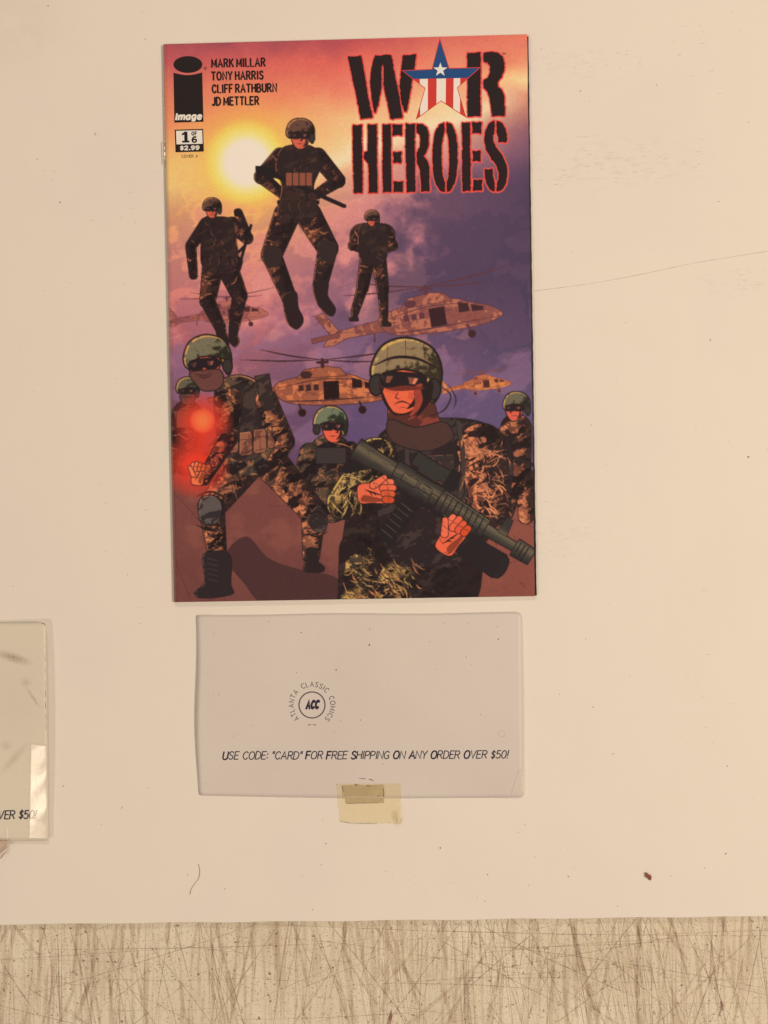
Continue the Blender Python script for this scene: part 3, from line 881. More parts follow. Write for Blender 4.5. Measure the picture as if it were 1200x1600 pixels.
# --- title letters (outlines measured on the cover)
def Z(pts): return [(520 + a / 3.636, 40 + b / 3.636) for a, b in pts]
TITLE = [
 [(85,175),(122,178),(160,170),(178,270),(198,400),(225,520),(192,524),(160,530),(140,420),(112,290)],
 [(240,170),(270,174),(300,166),(330,168),(346,262),(372,380),(395,522),(362,524),(330,528),(312,440),(291,342),(291,236),(283,218),(275,236),(275,345),(262,420),(243,492),(236,490),(224,420),(213,320),(222,240)],
 [(400,168),(436,170),(472,162),(464,230),(450,300),(438,380),(418,488),(408,486),(392,440),(380,340),(390,250)],
 [(765,156),(800,158),(838,151),(838,280),(836,400),(838,514),(802,512),(768,518),(766,400),(768,280)],
 [(858,156),(900,150),(935,155),(962,176),(974,214),(970,262),(950,300),(934,326),(936,346),(958,366),(972,400),(974,450),(976,512),(940,510),(905,514),(900,462),(893,410),(878,372),(858,352),(858,312),(882,296),(896,262),(894,226),(878,208),(858,206)],
 [(115,566),(140,570),(163,562),(164,660),(166,800),(168,950),(144,948),(122,952),(118,820),(116,690)],
 [(200,562),(226,566),(248,560),(248,700),(250,820),(254,948),(230,946),(208,950),(206,860),(204,782),(180,758),(180,722),(200,712),(202,640)],
 [(283,562),(306,566),(328,560),(328,700),(330,820),(332,944),(308,942),(288,948),(284,820),(286,690)],
 [(340,562),(366,566),(394,562),(391,592),(392,624),(366,618),(340,626),(343,592)],
 [(344,718),(366,722),(388,716),(385,748),(388,780),(366,774),(345,780),(348,750)],
 [(346,886),(372,890),(398,884),(396,914),(398,944),(372,942),(346,946),(349,916)],
 [(414,560),(440,564),(465,558),(464,690),(466,820),(468,944),(444,942),(422,948),(418,820),(416,690)],
 [(478,560),(510,562),(534,582),(544,620),(542,680),(530,716),(514,740),(532,764),(546,800),(547,870),(550,940),(526,938),(504,944),(502,880),(498,826),(480,776),(478,722),(496,694),(500,650),(494,618),(478,606)],
 [(632,552),(604,566),(582,610),(570,680),(568,760),(572,840),(586,900),(610,936),(636,946),(636,892),(622,850),(616,770),(616,690),(622,640),(632,604)],
 [(648,550),(676,566),(696,610),(706,680),(708,760),(702,840),(690,900),(668,936),(650,944),(650,890),(660,850),(664,770),(662,690),(658,640),(648,604)],
 [(734,552),(756,556),(778,550),(778,690),(780,810),(782,938),(760,936),(738,942),(736,810),(738,680)],
 [(792,550),(818,554),(844,548),(840,580),(842,614),(818,606),(793,612),(796,580)],
 [(794,712),(818,716),(840,708),(837,740),(840,772),(818,766),(796,772),(799,742)],
 [(798,876),(822,880),(848,874),(846,906),(848,936),(822,934),(798,940),(801,908)],
 [(918,540),(890,556),(868,600),(862,650),(872,706),(900,752),(930,792),(944,836),(944,872),(934,900),(934,942),(962,930),(982,896),(992,846),(986,792),(960,736),(926,690),(908,650),(907,622),(918,604)],
 [(932,540),(958,552),(978,584),(988,622),(986,662),(962,658),(942,662),(943,634),(932,606)],
 [(864,816),(886,820),(906,812),(907,850),(918,898),(918,942),(894,930),(876,900),(866,858)],
]
def rough_edge(pts, amp=.55):
    out = []
    n = len(pts)
    sg = 1 if sum(pts[i][0] * pts[(i + 1) % n][1] - pts[(i + 1) % n][0] * pts[i][1] for i in range(n)) < 0 else -1
    for i in range(n):
        a, b = np.array(pts[i]), np.array(pts[(i + 1) % n])
        d = b - a
        L = np.linalg.norm(d)
        nr = np.array([-d[1], d[0]]) / max(L, 1e-6)
        k = max(1, int(L / 2.6))
        for j in range(k):
            t = j / k
            off = random.uniform(-amp, amp) * (1.0 if j else .3)
            if random.random() < .06: off -= random.choice((-1, 1)) * 1.1
            out.append(tuple(a + d * t + nr * (off * .8 + sg * .55)))
    return out
LET = [rough_edge(Z(p)) for p in TITLE]
for wdt, c in ((4.4, (228, 104, 88)), (3.0, (214, 62, 56))):
    for p in LET: halo_stroke(p, wdt, c, 1)
STAR = Z([(608,80),(660,245),(832,240),(705,352),(752,515),(615,425),(478,525),(527,355),(400,257),(565,250)])

# downsample the picture and add the print's grain
ART = IMG.reshape(CH, SS, CW, SS, 3).mean((1, 3))
gr = RNG.normal(0, 1, (CH, CW, 1)).astype(np.float32)
ART = np.clip(ART * (1 + 0.030 * gr), 0, 255)

# ================================================================== setting
def scratchy(m):
    n = N(m)
    base = n.ramp(n.noise(22, 5, .6), [(.25, ink((202, 178, 142))), (.5, ink((214, 190, 153))), (.75, ink((225, 204, 168)))])
    def streak(rot, sc, lo, hi, w):
        f = n.noise(1.0, 3, .65, n.mapped((sc, sc * .045, 1), rot))
        return n.math('MULTIPLY', n.ramp(f, [(lo, (0, 0, 0)), (hi, (1, 1, 1))]), w)
    c = base
    for rot, sc, lo, hi, w in ((0.02, 420, .52, .66, .42), (0.20, 300, .56, .68, .45), (-0.22, 340, .56, .70, .40), (0.42, 260, .60, .70, .35), (-0.5, 260, .61, .70, .3)):
        c = n.mix(streak(rot, sc, lo, hi, w), c, ink((172, 140, 104)))
    c = n.mix(streak(-.03, 380, .60, .72, .35), c, ink((214, 194, 150)))
    sp = n.ramp(n.noise(1500, 2, .6), [(.60, (0, 0, 0)), (.66, (1, 1, 1))])
    c = n.mix(n.math('MULTIPLY', sp, .6), c, ink((116, 92, 66)))
    sp2 = n.ramp(n.noise(520, 2, .5), [(.68, (0, 0, 0)), (.72, (1, 1, 1))])
    c = n.mix(n.math('MULTIPLY', sp2, .7), c, ink((84, 62, 48)))
    n.link(c, n.b.inputs['Base Color'])
    n.bump(n.noise(900, 3, .6), .25, .0003)

m_table = mat('worn_laminate', (0.4, .35, .3), .55, .3)
scratchy(m_table)
ZT = -0.0050
table = obj('table_surface', [(-.7, -.9, ZT), (.7, -.9, ZT), (.7, .9, ZT), (-.7, .9, ZT)], [(0, 1, 2, 3)], m_table)
table['kind'] = 'structure'

# knife scratches in the table, each a long tapered groove filled with dirt
def scratches():
    bands = {0: [], 1: [], 2: []}
    F = [Flat(lambda x, y: ZT + 6e-5) for _ in range(3)] + [Flat(lambda x, y: ZT + 2e-5)]
    r = random.Random(4)
    def add(p0, p1, w, tone, bow=0):
        n = 9
        d = np.subtract(p1, p0)
        nr = np.array([-d[1], d[0]]) / max(np.linalg.norm(d), 1e-6)
        pts, ws = [], []
        for i in range(n):
            t = i / (n - 1)
            q = np.array(p0) + d * t + nr * (bow * 4 * t * (1 - t) + r.uniform(-.25, .25))
            pts.append(q)
            ws.append(w * (.35 + .65 * math.sin(math.pi * (.05 + .9 * t))) * r.uniform(.7, 1.2))
        F[tone].stroke(pts, ws)
    for _ in range(230):
        x = r.uniform(-40, 1260) if r.random() < .65 else r.uniform(700, 1260)
        a = r.gauss(0.05, .20) if r.random() < .75 else r.gauss(0, .6)
        L = r.uniform(70, 340)
        y = r.uniform(1400, 1620)
        add((x - math.sin(a) * L / 2, y - math.cos(a) * L / 2), (x + math.sin(a) * L / 2, y + math.cos(a) * L / 2), r.uniform(.7, 2.2), r.choice((0, 0, 0, 0, 1)), r.uniform(-5, 5))
    for _ in range(110):
        x = r.uniform(-40, 1260)
        a = r.gauss(0.05, .16) if r.random() < .8 else r.gauss(0, .5)
        L = r.uniform(60, 260)
        y = r.uniform(1420, 1620)
        add((x - math.sin(a) * L / 2, y - math.cos(a) * L / 2), (x + math.sin(a) * L / 2, y + math.cos(a) * L / 2), r.uniform(3, 9), 3, r.uniform(-6, 6))
    for _ in range(34):
        x, y = r.uniform(0, 1200), r.uniform(1450, 1610)
        a = r.gauss(math.pi / 2, .22)
        L = r.uniform(120, 520)
        add((x - math.sin(a) * L / 2, y - math.cos(a) * L / 2), (x + math.sin(a) * L / 2, y + math.cos(a) * L / 2), r.uniform(.7, 1.3), r.choice((0, 0, 1)), r.uniform(-8, 8))
    # the ones that stand out in the photograph
    for p0, p1, w, b in (((106, 1440), (146, 1620), 2.6, -4), ((90, 1440), (94, 1620), 1.7, 0), ((96, 1440), (97, 1620), 1.4, 0), ((228, 1440), (224, 1600), 1.6, 0),
                         ((140, 1444), (250, 1610), 1.5, 3), ((0, 1498), (62, 1590), 2.0, 2), ((0, 1500), (300, 1480), 1.2, 0), ((0, 1566), (400, 1444), 1.3, 4),
                         ((272, 1440), (300, 1545), 2.0, 0), ((235, 1480), (330, 1600), 1.5, -3), ((600, 1605), (720, 1440), 1.6, 0), ((740, 1440), (1000, 1560), 1.7, 4),
                         ((700, 1470), (1200, 1545), 1.2, -6), ((330, 1440), (1200, 1462), 1.2, 6), ((965, 1440), (985, 1600), 2.0, 0), ((1010, 1480), (1040, 1610), 2.0, 0),
                         ((480, 1440), (560, 1600), 1.4, 0), ((545, 1440), (515, 1560), 1.4, 0), ((420, 1565), (640, 1470), 1.0, 2), ((640, 1440), (900, 1580), 1.4, 4)):
        add(p0, p1, w, 1, b)
    for _ in range(170):
        x = r.triangular(620, 1260, 1150)
        y = r.uniform(1440, 1600)
        add((x, y), (x + r.uniform(-4, 4), y + r.uniform(5, 40)), r.uniform(.7, 1.7), 2, 0)
    return F
SF = scratches()
def dirt(name, c, a):
    m = bpy.data.materials.new(name)
    m.use_nodes = True
    n = N(m)
    n.b.inputs['Base Color'].default_value = (*[float(v) for v in ink(c)], 1)
    n.b.inputs['Roughness'].default_value = .7
    n.b.inputs['Specular IOR Level'].default_value = .1
    f = n.ramp(n.noise(160, 3, .6), [(.3, (a * .25,) * 3), (.7, (a,) * 3)])
    n.link(f, n.b.inputs['Alpha'])
    return m
SF[0].build('scratch_marks', dirt('scratch_dirt', (156, 124, 92), .34), table)
SF[1].build('deep_scratch_marks', dirt('scratch_dirt_deep', (134, 102, 74), .42), table)
SF[3].build('worn_smears', dirt('smear_dirt', (172, 136, 100), .26), table)
SF[2].build('pale_scratch_marks', dirt('scratch_pale', (232, 216, 178), .6), table)
stain = Flat(lambda x, y: ZT + 1.2e-4)
stain.stroke(catmull([(611, 1576), (610, 1588), (607, 1603), (608, 1615)], 4), [.6, 1.5, 3, 4, 5, 6, 6, 6, 6, 6, 6, 6, 6])
stain.stroke(catmull([(1126, 1564), (1128, 1574), (1123, 1588)], 4), [1, 3, 4, 4.5, 5, 4, 3, 2, 1])
stain.build('ink_stain', dirt('red_stain', (128, 62, 58), .62), table)

# ------------------------------------------------------------------ white board sheet
m_board = mat('matt_white_board', (.8, .8, .8), .6, .25)
n = N(m_board)
c = n.ramp(n.noise(9, 4, .55), [(.3, (.790, .775, .765)), (.5, (.815, .800, .780)), (.7, (.800, .800, .770))])
c = n.mix(n.math('MULTIPLY', n.ramp(n.noise(2400, 2, .6), [(.45, (0, 0, 0)), (.75, (1, 1, 1))]), .16), c, (.62, .58, .54))
sp = n.ramp(n.noise(330, 2, .45), [(.770, (0, 0, 0)), (.79, (1, 1, 1))])
c = n.mix(n.math('MULTIPLY', sp, .55), c, (.34, .26, .20))
def smudge(c, px, py, sx, sy, strength, tint, lo=.5, hi=.66, sc=(160, 420, 1)):
    x, y, _ = P(px, py)
    mp = n.node('ShaderNodeMapping')
    mp.vector_type = 'POINT'
    mp.inputs['Scale'].default_value = (1 / (sx * S), 1 / (sy * S), 1)
    mp.inputs['Location'].default_value = (-x / (sx * S), -y / (sy * S), 0)
    n.link(n.co.outputs['Object'], mp.inputs['Vector'])
    g_ = n.node('ShaderNodeTexGradient', gradient_type='SPHERICAL')
    n.link(mp.outputs[0], g_.inputs['Vector'])
    f = n.ramp(n.noise(1.0, 4, .65, n.mapped(sc)), [(lo, (0, 0, 0)), (hi, (1, 1, 1))])
    k = n.math('MULTIPLY', n.math('MULTIPLY', f, g_.outputs['Fac']), strength)
    return n.mix(k, c, tint)
c = smudge(c, 960, 255, 180, 60, .34, (.56, .54, .50))
c = smudge(c, 900, 100, 130, 40, .28, (.56, .54, .50))
c = smudge(c, 30, 30, 120, 120, .30, (.60, .52, .44), .3, .7, (60, 60, 1))
c = smudge(c, 1150, 440, 90, 30, .30, (.56, .54, .50))
c = smudge(c, 880, 840, 100, 60, .22, (.56, .52, .48))
n.link(c, n.b.inputs['Base Color'])
n.bump(n.math('ADD', n.math('MULTIPLY', n.noise(700, 4, .6), .10), n.math('MULTIPLY', n.noise(16, 4, .6), 2.4)), .42, .0006)
# lower edge measured: slightly wavy cut, from (0,1445) to (1200,1432)
edge = []
for i in range(121):
    x = -900 + i * 25
    y = 1445 - 13 * x / 1200 + 0.5 * math.sin(i * .9) + random.uniform(-.3, .3)
    edge.append((x, y))
vb, fb = [], []
TB = .0026
rows_ = [(-1100, 0)]
for (x, y) in edge:
    X, Y, _ = P(x, y)
    _, YT, _ = P(x, -700)
    vb += [(X, YT, 0), (X, Y + .0002, 0), (X, Y, -.0002), (X, Y, -TB), (X, YT, -TB)]
for i in range(len(edge) - 1):
    a, b = i * 5, (i + 1) * 5
    for j in range(4):
        fb.append((a + j, a + j + 1, b + j + 1, b + j))
    fb.append((a + 4, a, b, b + 4))
fb += [(0, 4, 3, 2, 1), tuple(len(edge) * 5 - 5 + j for j in range(5))]
board = obj('white_board', vb, fb, m_board)
tag(board, 'large off-white board sheet lying over the scratched table, under the comic and cards', 'board')
pl = Flat(lambda x, y: 3e-5)
pl.stroke(catmull([(829, 455), (880, 449), (935, 441), (1000, 429), (1075, 413), (1140, 402), (1215, 390)], 8), [random.uniform(.7, 1.3) for _ in range(49)])
pl.build('pencil_line', dirt('pencil', (176, 148, 124), .42), board)
sc_ = Flat(lambda x, y: 3e-5)
r2 = random.Random(3)
for (cx, cy, wx, wy, k) in ((960, 250, 130, 34, 46), (900, 95, 90, 20, 14), (1150, 440, 60, 16, 14), (880, 830, 60, 40, 12), (1080, 90, 90, 60, 12), (130, 300, 80, 150, 9), (180, 850, 60, 150, 8), (700, 1370, 300, 25, 12), (1040, 1050, 150, 120, 10), (860, 275, 50, 14, 18)):
    for _ in range(k):
        x, y = r2.gauss(cx, wx * .5), r2.gauss(cy, wy * .5)
        L = r2.uniform(3, 14)
        sc_.stroke([(x, y), (x + L * .5, y - L * .06 + r2.uniform(-.6, .6)), (x + L, y - L * .13)], [.3, r2.uniform(.6, 1.6), .3])
o = sc_.build('scuff_marks', dirt('scuff', (196, 172, 146), .34), board)
o['kind'] = 'stuff'
spk = Flat(lambda x, y: 4e-5)
for (x, y, q) in [(927, 1105, 1.2), (1136, 1197, 1.1), (1048, 1369, .9), (688, 1325, 1.4), (888, 1370, 1.6), (1134, 1334, 1.7), (762, 1367, 1.2), (965, 1416, 1.2), (509, 1318, 1.3), (293, 1367, 1.0), (351, 1389, 1.0), (94, 316, 1.6), (227, 61, 1.3), (907, 142, 1.2), (921, 158, 1.2), (1026, 133, 1.0), (1123, 315, 1.2), (820, 1289, 1.1), (1169, 714, 2.0), (1000, 100, .9), (75, 9, 1.2), (958, 1178, 1.0), (758, 1408, 1.1), (874, 1085, .9), (1101, 1356, 1.1)] + [(r2.uniform(0, 1200), r2.uniform(0, 1425), r2.uniform(.4, .9)) for _ in range(36)]:
    k = r2.randint(5, 7)
    spk.poly([(x + math.cos(a * 6.283 / k) * q * r2.uniform(.6, 1.2), y + math.sin(a * 6.283 / k) * q * r2.uniform(.6, 1.2)) for a in range(k)])
o = spk.build('dirt_specks', dirt('speck', (96, 74, 60), .9), board)
o['kind'] = 'stuff'

# ================================================================== comic book
comic = thing('comic_book', 'closed glossy comic book with sunset soldiers picture and stencilled black title', 'comic book')
TL, TR, BR, BL = (255, 69), (823.5, 53.5), (835.5, 931.5), (272, 941)
ZC = .0030
def cover_z(px, py):
    # distance from the spine edge, along the cover
    t = (py - 69) / 872.0
    xl = 255 + 17 * t
    u = (px - xl) / 566.0
    z = ZC - .0004 * max(0.0, min(1.0, u)) ** 1.5 + .00025 * math.sin(math.pi * min(1, max(0, u)))
    r = 7.0
    d = px - xl
    if d < r:
        z -= .0017 * (1 - math.sqrt(max(0.0, 1 - ((r - d) / r) ** 2)))
    return z
nu, nv = 568, 876
us = np.concatenate([np.linspace(0, .02, 24), np.linspace(.02, 1, nu - 23)[1:]])
vsn = np.linspace(0, 1, nv)
U, V = np.meshgrid(us, vsn)
def bil(i): return (TL[i] * (1 - U) + TR[i] * U) * (1 - V) + (BL[i] * (1 - U) + BR[i] * U) * V
PX, PY = bil(0), bil(1)
PXe = PX + 0.25 * np.sin(V * 40) * (U > .9999)
tt = (PY - 69) / 872.0
d = PX - (255 + 17 * tt)
uu = np.clip(d / 566.0, 0, 1)
Zs = ZC - .0004 * uu ** 1.5 + .00025 * np.sin(np.pi * uu)
rr = 7.0
dr = np.clip(rr - d, 0, rr) / rr
Zs = Zs - .0017 * (1 - np.sqrt(np.maximum(0, 1 - dr ** 2)))
K = S * (H - Zs) / H
VX = np.stack([(PXe - 600) * K, (800 - PY) * K, Zs], -1).reshape(-1, 3).astype(np.float32)
# colour of the print at each point
fx = np.clip(PX - OX - .5, 0, CW - 2); fy = np.clip(PY - OY - .5, 0, CH - 2)
ix, iy = fx.astype(int), fy.astype(int)
ax_, ay_ = (fx - ix)[..., None], (fy - iy)[..., None]
rgb = (ART[iy, ix] * (1 - ax_) + ART[iy, ix + 1] * ax_) * (1 - ay_) + (ART[iy + 1, ix] * (1 - ax_) + ART[iy + 1, ix + 1] * ax_) * ay_
# pale highlight line painted into the cover colour along the rounded spine
spine_hl = np.exp(-((d - 1.2) / 1.6) ** 2) * .35
rgb = rgb * (1 - spine_hl[..., None]) + np.array([214, 176, 150]) * spine_hl[..., None]
alb = ink(rgb).reshape(-1, 3).astype(np.float32)
NV, NU = U.shape
idx = np.arange(NV * NU).reshape(NV, NU)
quads = np.stack([idx[:-1, :-1], idx[1:, :-1], idx[1:, 1:], idx[:-1, 1:]], -1).reshape(-1, 4)
me = bpy.data.meshes.new('front_cover')
me.vertices.add(NV * NU)
me.vertices.foreach_set('co', VX.ravel())
me.loops.add(quads.size)
me.loops.foreach_set('vertex_index', quads.ravel().astype(np.int32))
me.polygons.add(len(quads))
me.polygons.foreach_set('loop_start', (np.arange(len(quads)) * 4).astype(np.int32))
me.polygons.foreach_set('use_smooth', np.ones(len(quads), bool))
at = me.color_attributes.new('print', 'FLOAT_COLOR', 'POINT')
at.data.foreach_set('color', np.concatenate([alb, np.ones((len(alb), 1), np.float32)], 1).ravel())
me.update(calc_edges=True)
m_cover = mat('printed_gloss_paper', (1, 1, 1), .45, .12)
n = N(m_cover)
va = n.node('ShaderNodeVertexColor', layer_name='print')
n.link(va.outputs['Color'], n.b.inputs['Base Color'])
n.bump(n.noise(260, 3, .6), .06, .0002)
me.materials.append(m_cover)
cover = bpy.data.objects.new('front_cover', me)
C.objects.link(cover)
cover.parent = comic

def slab(name, quad, z0, z1, m, rag=0.0, steps=90):
    v, f = [], []
    ring = []
    for i in range(4):
        a, b = np.array(quad[i], float), np.array(quad[(i + 1) % 4], float)
        for k in range(steps):
            q = a + (b - a) * k / steps
            ring.append((q[0] + random.uniform(-rag, rag), q[1] + random.uniform(-rag, rag)))
    L = len(ring)
    for x, y in ring: v.append(P(x, y, z1))
    for x, y in ring: v.append(P(x, y, z0))
    f.append(tuple(range(L))[::-1])
    f.append(tuple(range(L, 2 * L)))
    for i in range(L):
        j = (i + 1) % L
        f.append((i, j, L + j, L + i))
    o = obj(name, v, f, m, comic)
    return o
m_page = mat('page_paper', ink((196, 172, 144)), .8, .1)
m_back = mat('dark_back_cover', ink((46, 36, 34)), .45, .3)
slab('pages', [(259, 70.5), (822.5, 55), (834.5, 930.5), (276, 940)], .0004, .00255, m_page, .25)
slab('back_cover', [(260, 70), (825.8, 57), (838.6, 930.5), (276, 940.6)], .00005, .0003, m_back, .35)
# dark inside edge of the wrap-round cover along the open side
slab('cover_edge', [(815, 56.5), (825.4, 57), (838.2, 930.3), (827, 931)], .00102, .00225, m_back, .45)
# staples through the spine
m_steel = mat('staple_wire', (.75, .73, .70), .25, .5, metallic=1.0)
def staple(x0, y0, x1, y1):
    v, f = [], []
    pts = [P(x0, y0, .0016), P(x0 - .5, y0 + 1, .0022), P(x1 - .5, y1 - 1, .0022), P(x1, y1, .0016)]
    pts = [Vector(p) for p in pts]
    r_ = .00022
    for i, p in enumerate(pts):
        for k in range(8):
            a = k * math.pi / 4
            v.append((p.x + r_ * math.cos(a), p.y, p.z + r_ * math.sin(a)))
    for i in range(3):
        for k in range(8):
            f.append((i * 8 + k, i * 8 + (k + 1) % 8, i * 8 + 8 + (k + 1) % 8, i * 8 + 8 + k))
    f += [tuple(range(8)), tuple(range(24, 32))]
    obj('staple', v, f, m_steel, comic, True)
staple(257.2, 221, 258.3, 256)

# ------------- lettering on the cover
m_black = mat('black_ink', ink((38, 29, 28)), .5, .12)
m_cream = mat('unprinted_white', ink((226, 208, 182)), .5, .12)
m_red = mat('red_ink', ink((202, 54, 46)), .5, .12)
m_blue = mat('blue_ink', ink((34, 70, 110)), .5, .12)
zt = lambda x, y: cover_z(x, y) + 3.0e-5
F = Flat(zt)
for p in LET: F.poly(p)
t_obj = F.build('title_lettering', m_black, comic)
t_obj['label'] = 'ragged black stencil title lettering reading WAR HEROES'
def clip_half(pts, x0, y0, x1, y1, keep_above):
    out = []
    nx, ny = -(y1 - y0), (x1 - x0)
    sd = [((x - x0) * nx + (y - y0) * ny) * (-1 if keep_above else 1) for x, y in pts]
    for i in range(len(pts)):
        j = (i + 1) % len(pts)
        if sd[i] >= 0: out.append(pts[i])
        if sd[i] * sd[j] < 0:
            t = sd[i] / (sd[i] - sd[j])
            out.append((pts[i][0] + (pts[j][0] - pts[i][0]) * t, pts[i][1] + (pts[j][1] - pts[i][1]) * t))
    return out
emb = bpy.data.objects.new('star_emblem', None)
C.objects.link(emb); emb.parent = comic
emb['label'] = 'five pointed star in blue over red and white stripes standing in for the letter A'
def scale_poly(pts, k):
    cx = sum(p[0] for p in pts) / len(pts); cy = sum(p[1] for p in pts) / len(pts)
    return [(cx + (x - cx) * k, cy + (y - cy) * k) for x, y in pts]
F = Flat(lambda x, y: cover_z(x, y) + 4.5e-5)
out_star = scale_poly(STAR, 1.05)
F.poly(out_star)
F.build('star_outline', m_red, emb)
(lx, ly), (rx, ry) = Z([(440, 304), (780, 297)])
F = Flat(lambda x, y: cover_z(x, y) + 6.0e-5)
lowp = clip_half(STAR, lx, ly, rx, ry, False)
F.poly(lowp)
F.build('white_stripes', m_cream, emb)
F = Flat(lambda x, y: cover_z(x, y) + 7.5e-5)
for a, b, a2, b2 in ((455, 494, 440, 497), (540, 590, 540, 588), (643, 687, 640, 683), (724, 800, 722, 800)):
    (q0x, q0y), (q1x, q1y), (q2x, q2y), (q3x, q3y) = Z([(a, 290), (a2, 540), (b, 290), (b2, 540)])
    pp = lowp
    pp = clip_half(pp, q0x, q0y, q1x, q1y, True)
    pp = clip_half(pp, q2x, q2y, q3x, q3y, False)
    if len(pp) > 2: F.poly(pp)
F.build('red_stripes', m_red, emb)
F = Flat(lambda x, y: cover_z(x, y) + 7.5e-5)
F.poly(clip_half(STAR, lx, ly, rx, ry, True))
F.build('blue_field', m_blue, emb)
F = Flat(lambda x, y: cover_z(x, y) + 9.0e-5)
sx, sy = Z([(611, 251)])[0]
F.poly([(sx + (11.4 if k % 2 == 0 else 4.5) * math.sin(k * math.pi / 5), sy - (11.4 if k % 2 == 0 else 4.5) * math.cos(k * math.pi / 5)) for k in range(10)])
F.build('small_star', m_cream, emb)

# names of the makers
F = Flat(zt)
for txt, x0, y0, x1, y1 in (('MARK MILLAR', 331, 105, 414, 103.2), ('TONY HARRIS', 331, 125, 411, 123.4), ('CLIFF RATHBURN', 332, 145, 432, 143), ('JD METTLER', 332, 164.6, 404, 163.2)):
    letter(F, txt, x0, y0, x1, y1, 12.2, 2.75, gap=.33, space=.30)
F.build('credits_lettering', m_black, comic)
# publisher's mark: big dot over a block, white word inside
pub = bpy.data.objects.new('publisher_mark', None)
C.objects.link(pub); pub.parent = comic
F = Flat(zt)
F.poly([(293.6 + 22.6 * math.cos(a * math.pi / 24), 100.8 + 13.2 * math.sin(a * math.pi / 24)) for a in range(48)])
top = [(271 + 45.0 * t, 113.5 + 4.0 * math.sin(math.pi * t) - .5 * t) for t in np.linspace(0, 1, 14)]
F.poly(top + [(318, 190.3), (272.4, 191.6)])
F.build('mark_block', m_black, pub)
F = Flat(lambda x, y: cover_z(x, y) + 5e-5)
letter(F, 'image', 274.5, 187.0, 314.0, 186.2, 8.8, 2.9, gap=.34, slant=.18)
F.build('mark_word', m_cream, pub)
F = Flat(zt)
ring = [(320.8 + 2.1 * math.cos(a * math.pi / 8), 106.6 + 2.1 * math.sin(a * math.pi / 8)) for a in range(17)]
F.stroke(ring, .6)
F.stroke([(320.0, 107.8), (320.0, 105.6), (321.4, 105.8), (320.2, 106.6), (321.6, 107.8)], .5)
F.build('registered_mark', m_black, comic)
F = Flat(zt)
letter(F, 'TM', 784.5, 85.6, 789.8, 85.4, 3.4, .6)
F.build('trademark_lettering', m_black, comic)
# number box
box = bpy.data.objects.new('issue_box', None)
C.objects.link(box); box.parent = comic
F = Flat(zt)
F.poly([(273.0, 202.6), (317.4, 201.4), (318.6, 236.8), (274.2, 238.0)])
F.build('box_frame', m_black, box)
F = Flat(lambda x, y: cover_z(x, y) + 5e-5)
F.poly([(275.0, 204.4), (315.8, 203.4), (316.6, 224.6), (275.8, 225.6)])
F.build('box_panel', m_cream, box)
F = Flat(lambda x, y: cover_z(x, y) + 7e-5)
F.stroke([(284.4, 210.6), (290.6, 206.2)], 3.0)
F.stroke([(290.2, 205.8), (290.8, 222.8)], 5.2)
F.stroke([(284.6, 221.4), (296.0, 221.1)], 3.0)
letter(F, 'OF', 299.8, 211.2, 307.2, 211.0, 5.2, 1.4, gap=.4)
letter(F, '6', 300.6, 222.2, 307.0, 222.0, 8.4, 2.5)
F.build('box_number', m_black, box)
F = Flat(lambda x, y: cover_z(x, y) + 5e-5)
letter(F, '$2.99', 282.0, 234.2, 311.0, 233.5, 5.6, 1.8, gap=.24)
F.build('price_lettering', m_cream, box)
F = Flat(zt)
letter(F, 'COVER A', 284, 246.4, 309, 245.8, 4.2, .65, gap=.25, space=.6)
F.build('edition_lettering', m_black, comic)

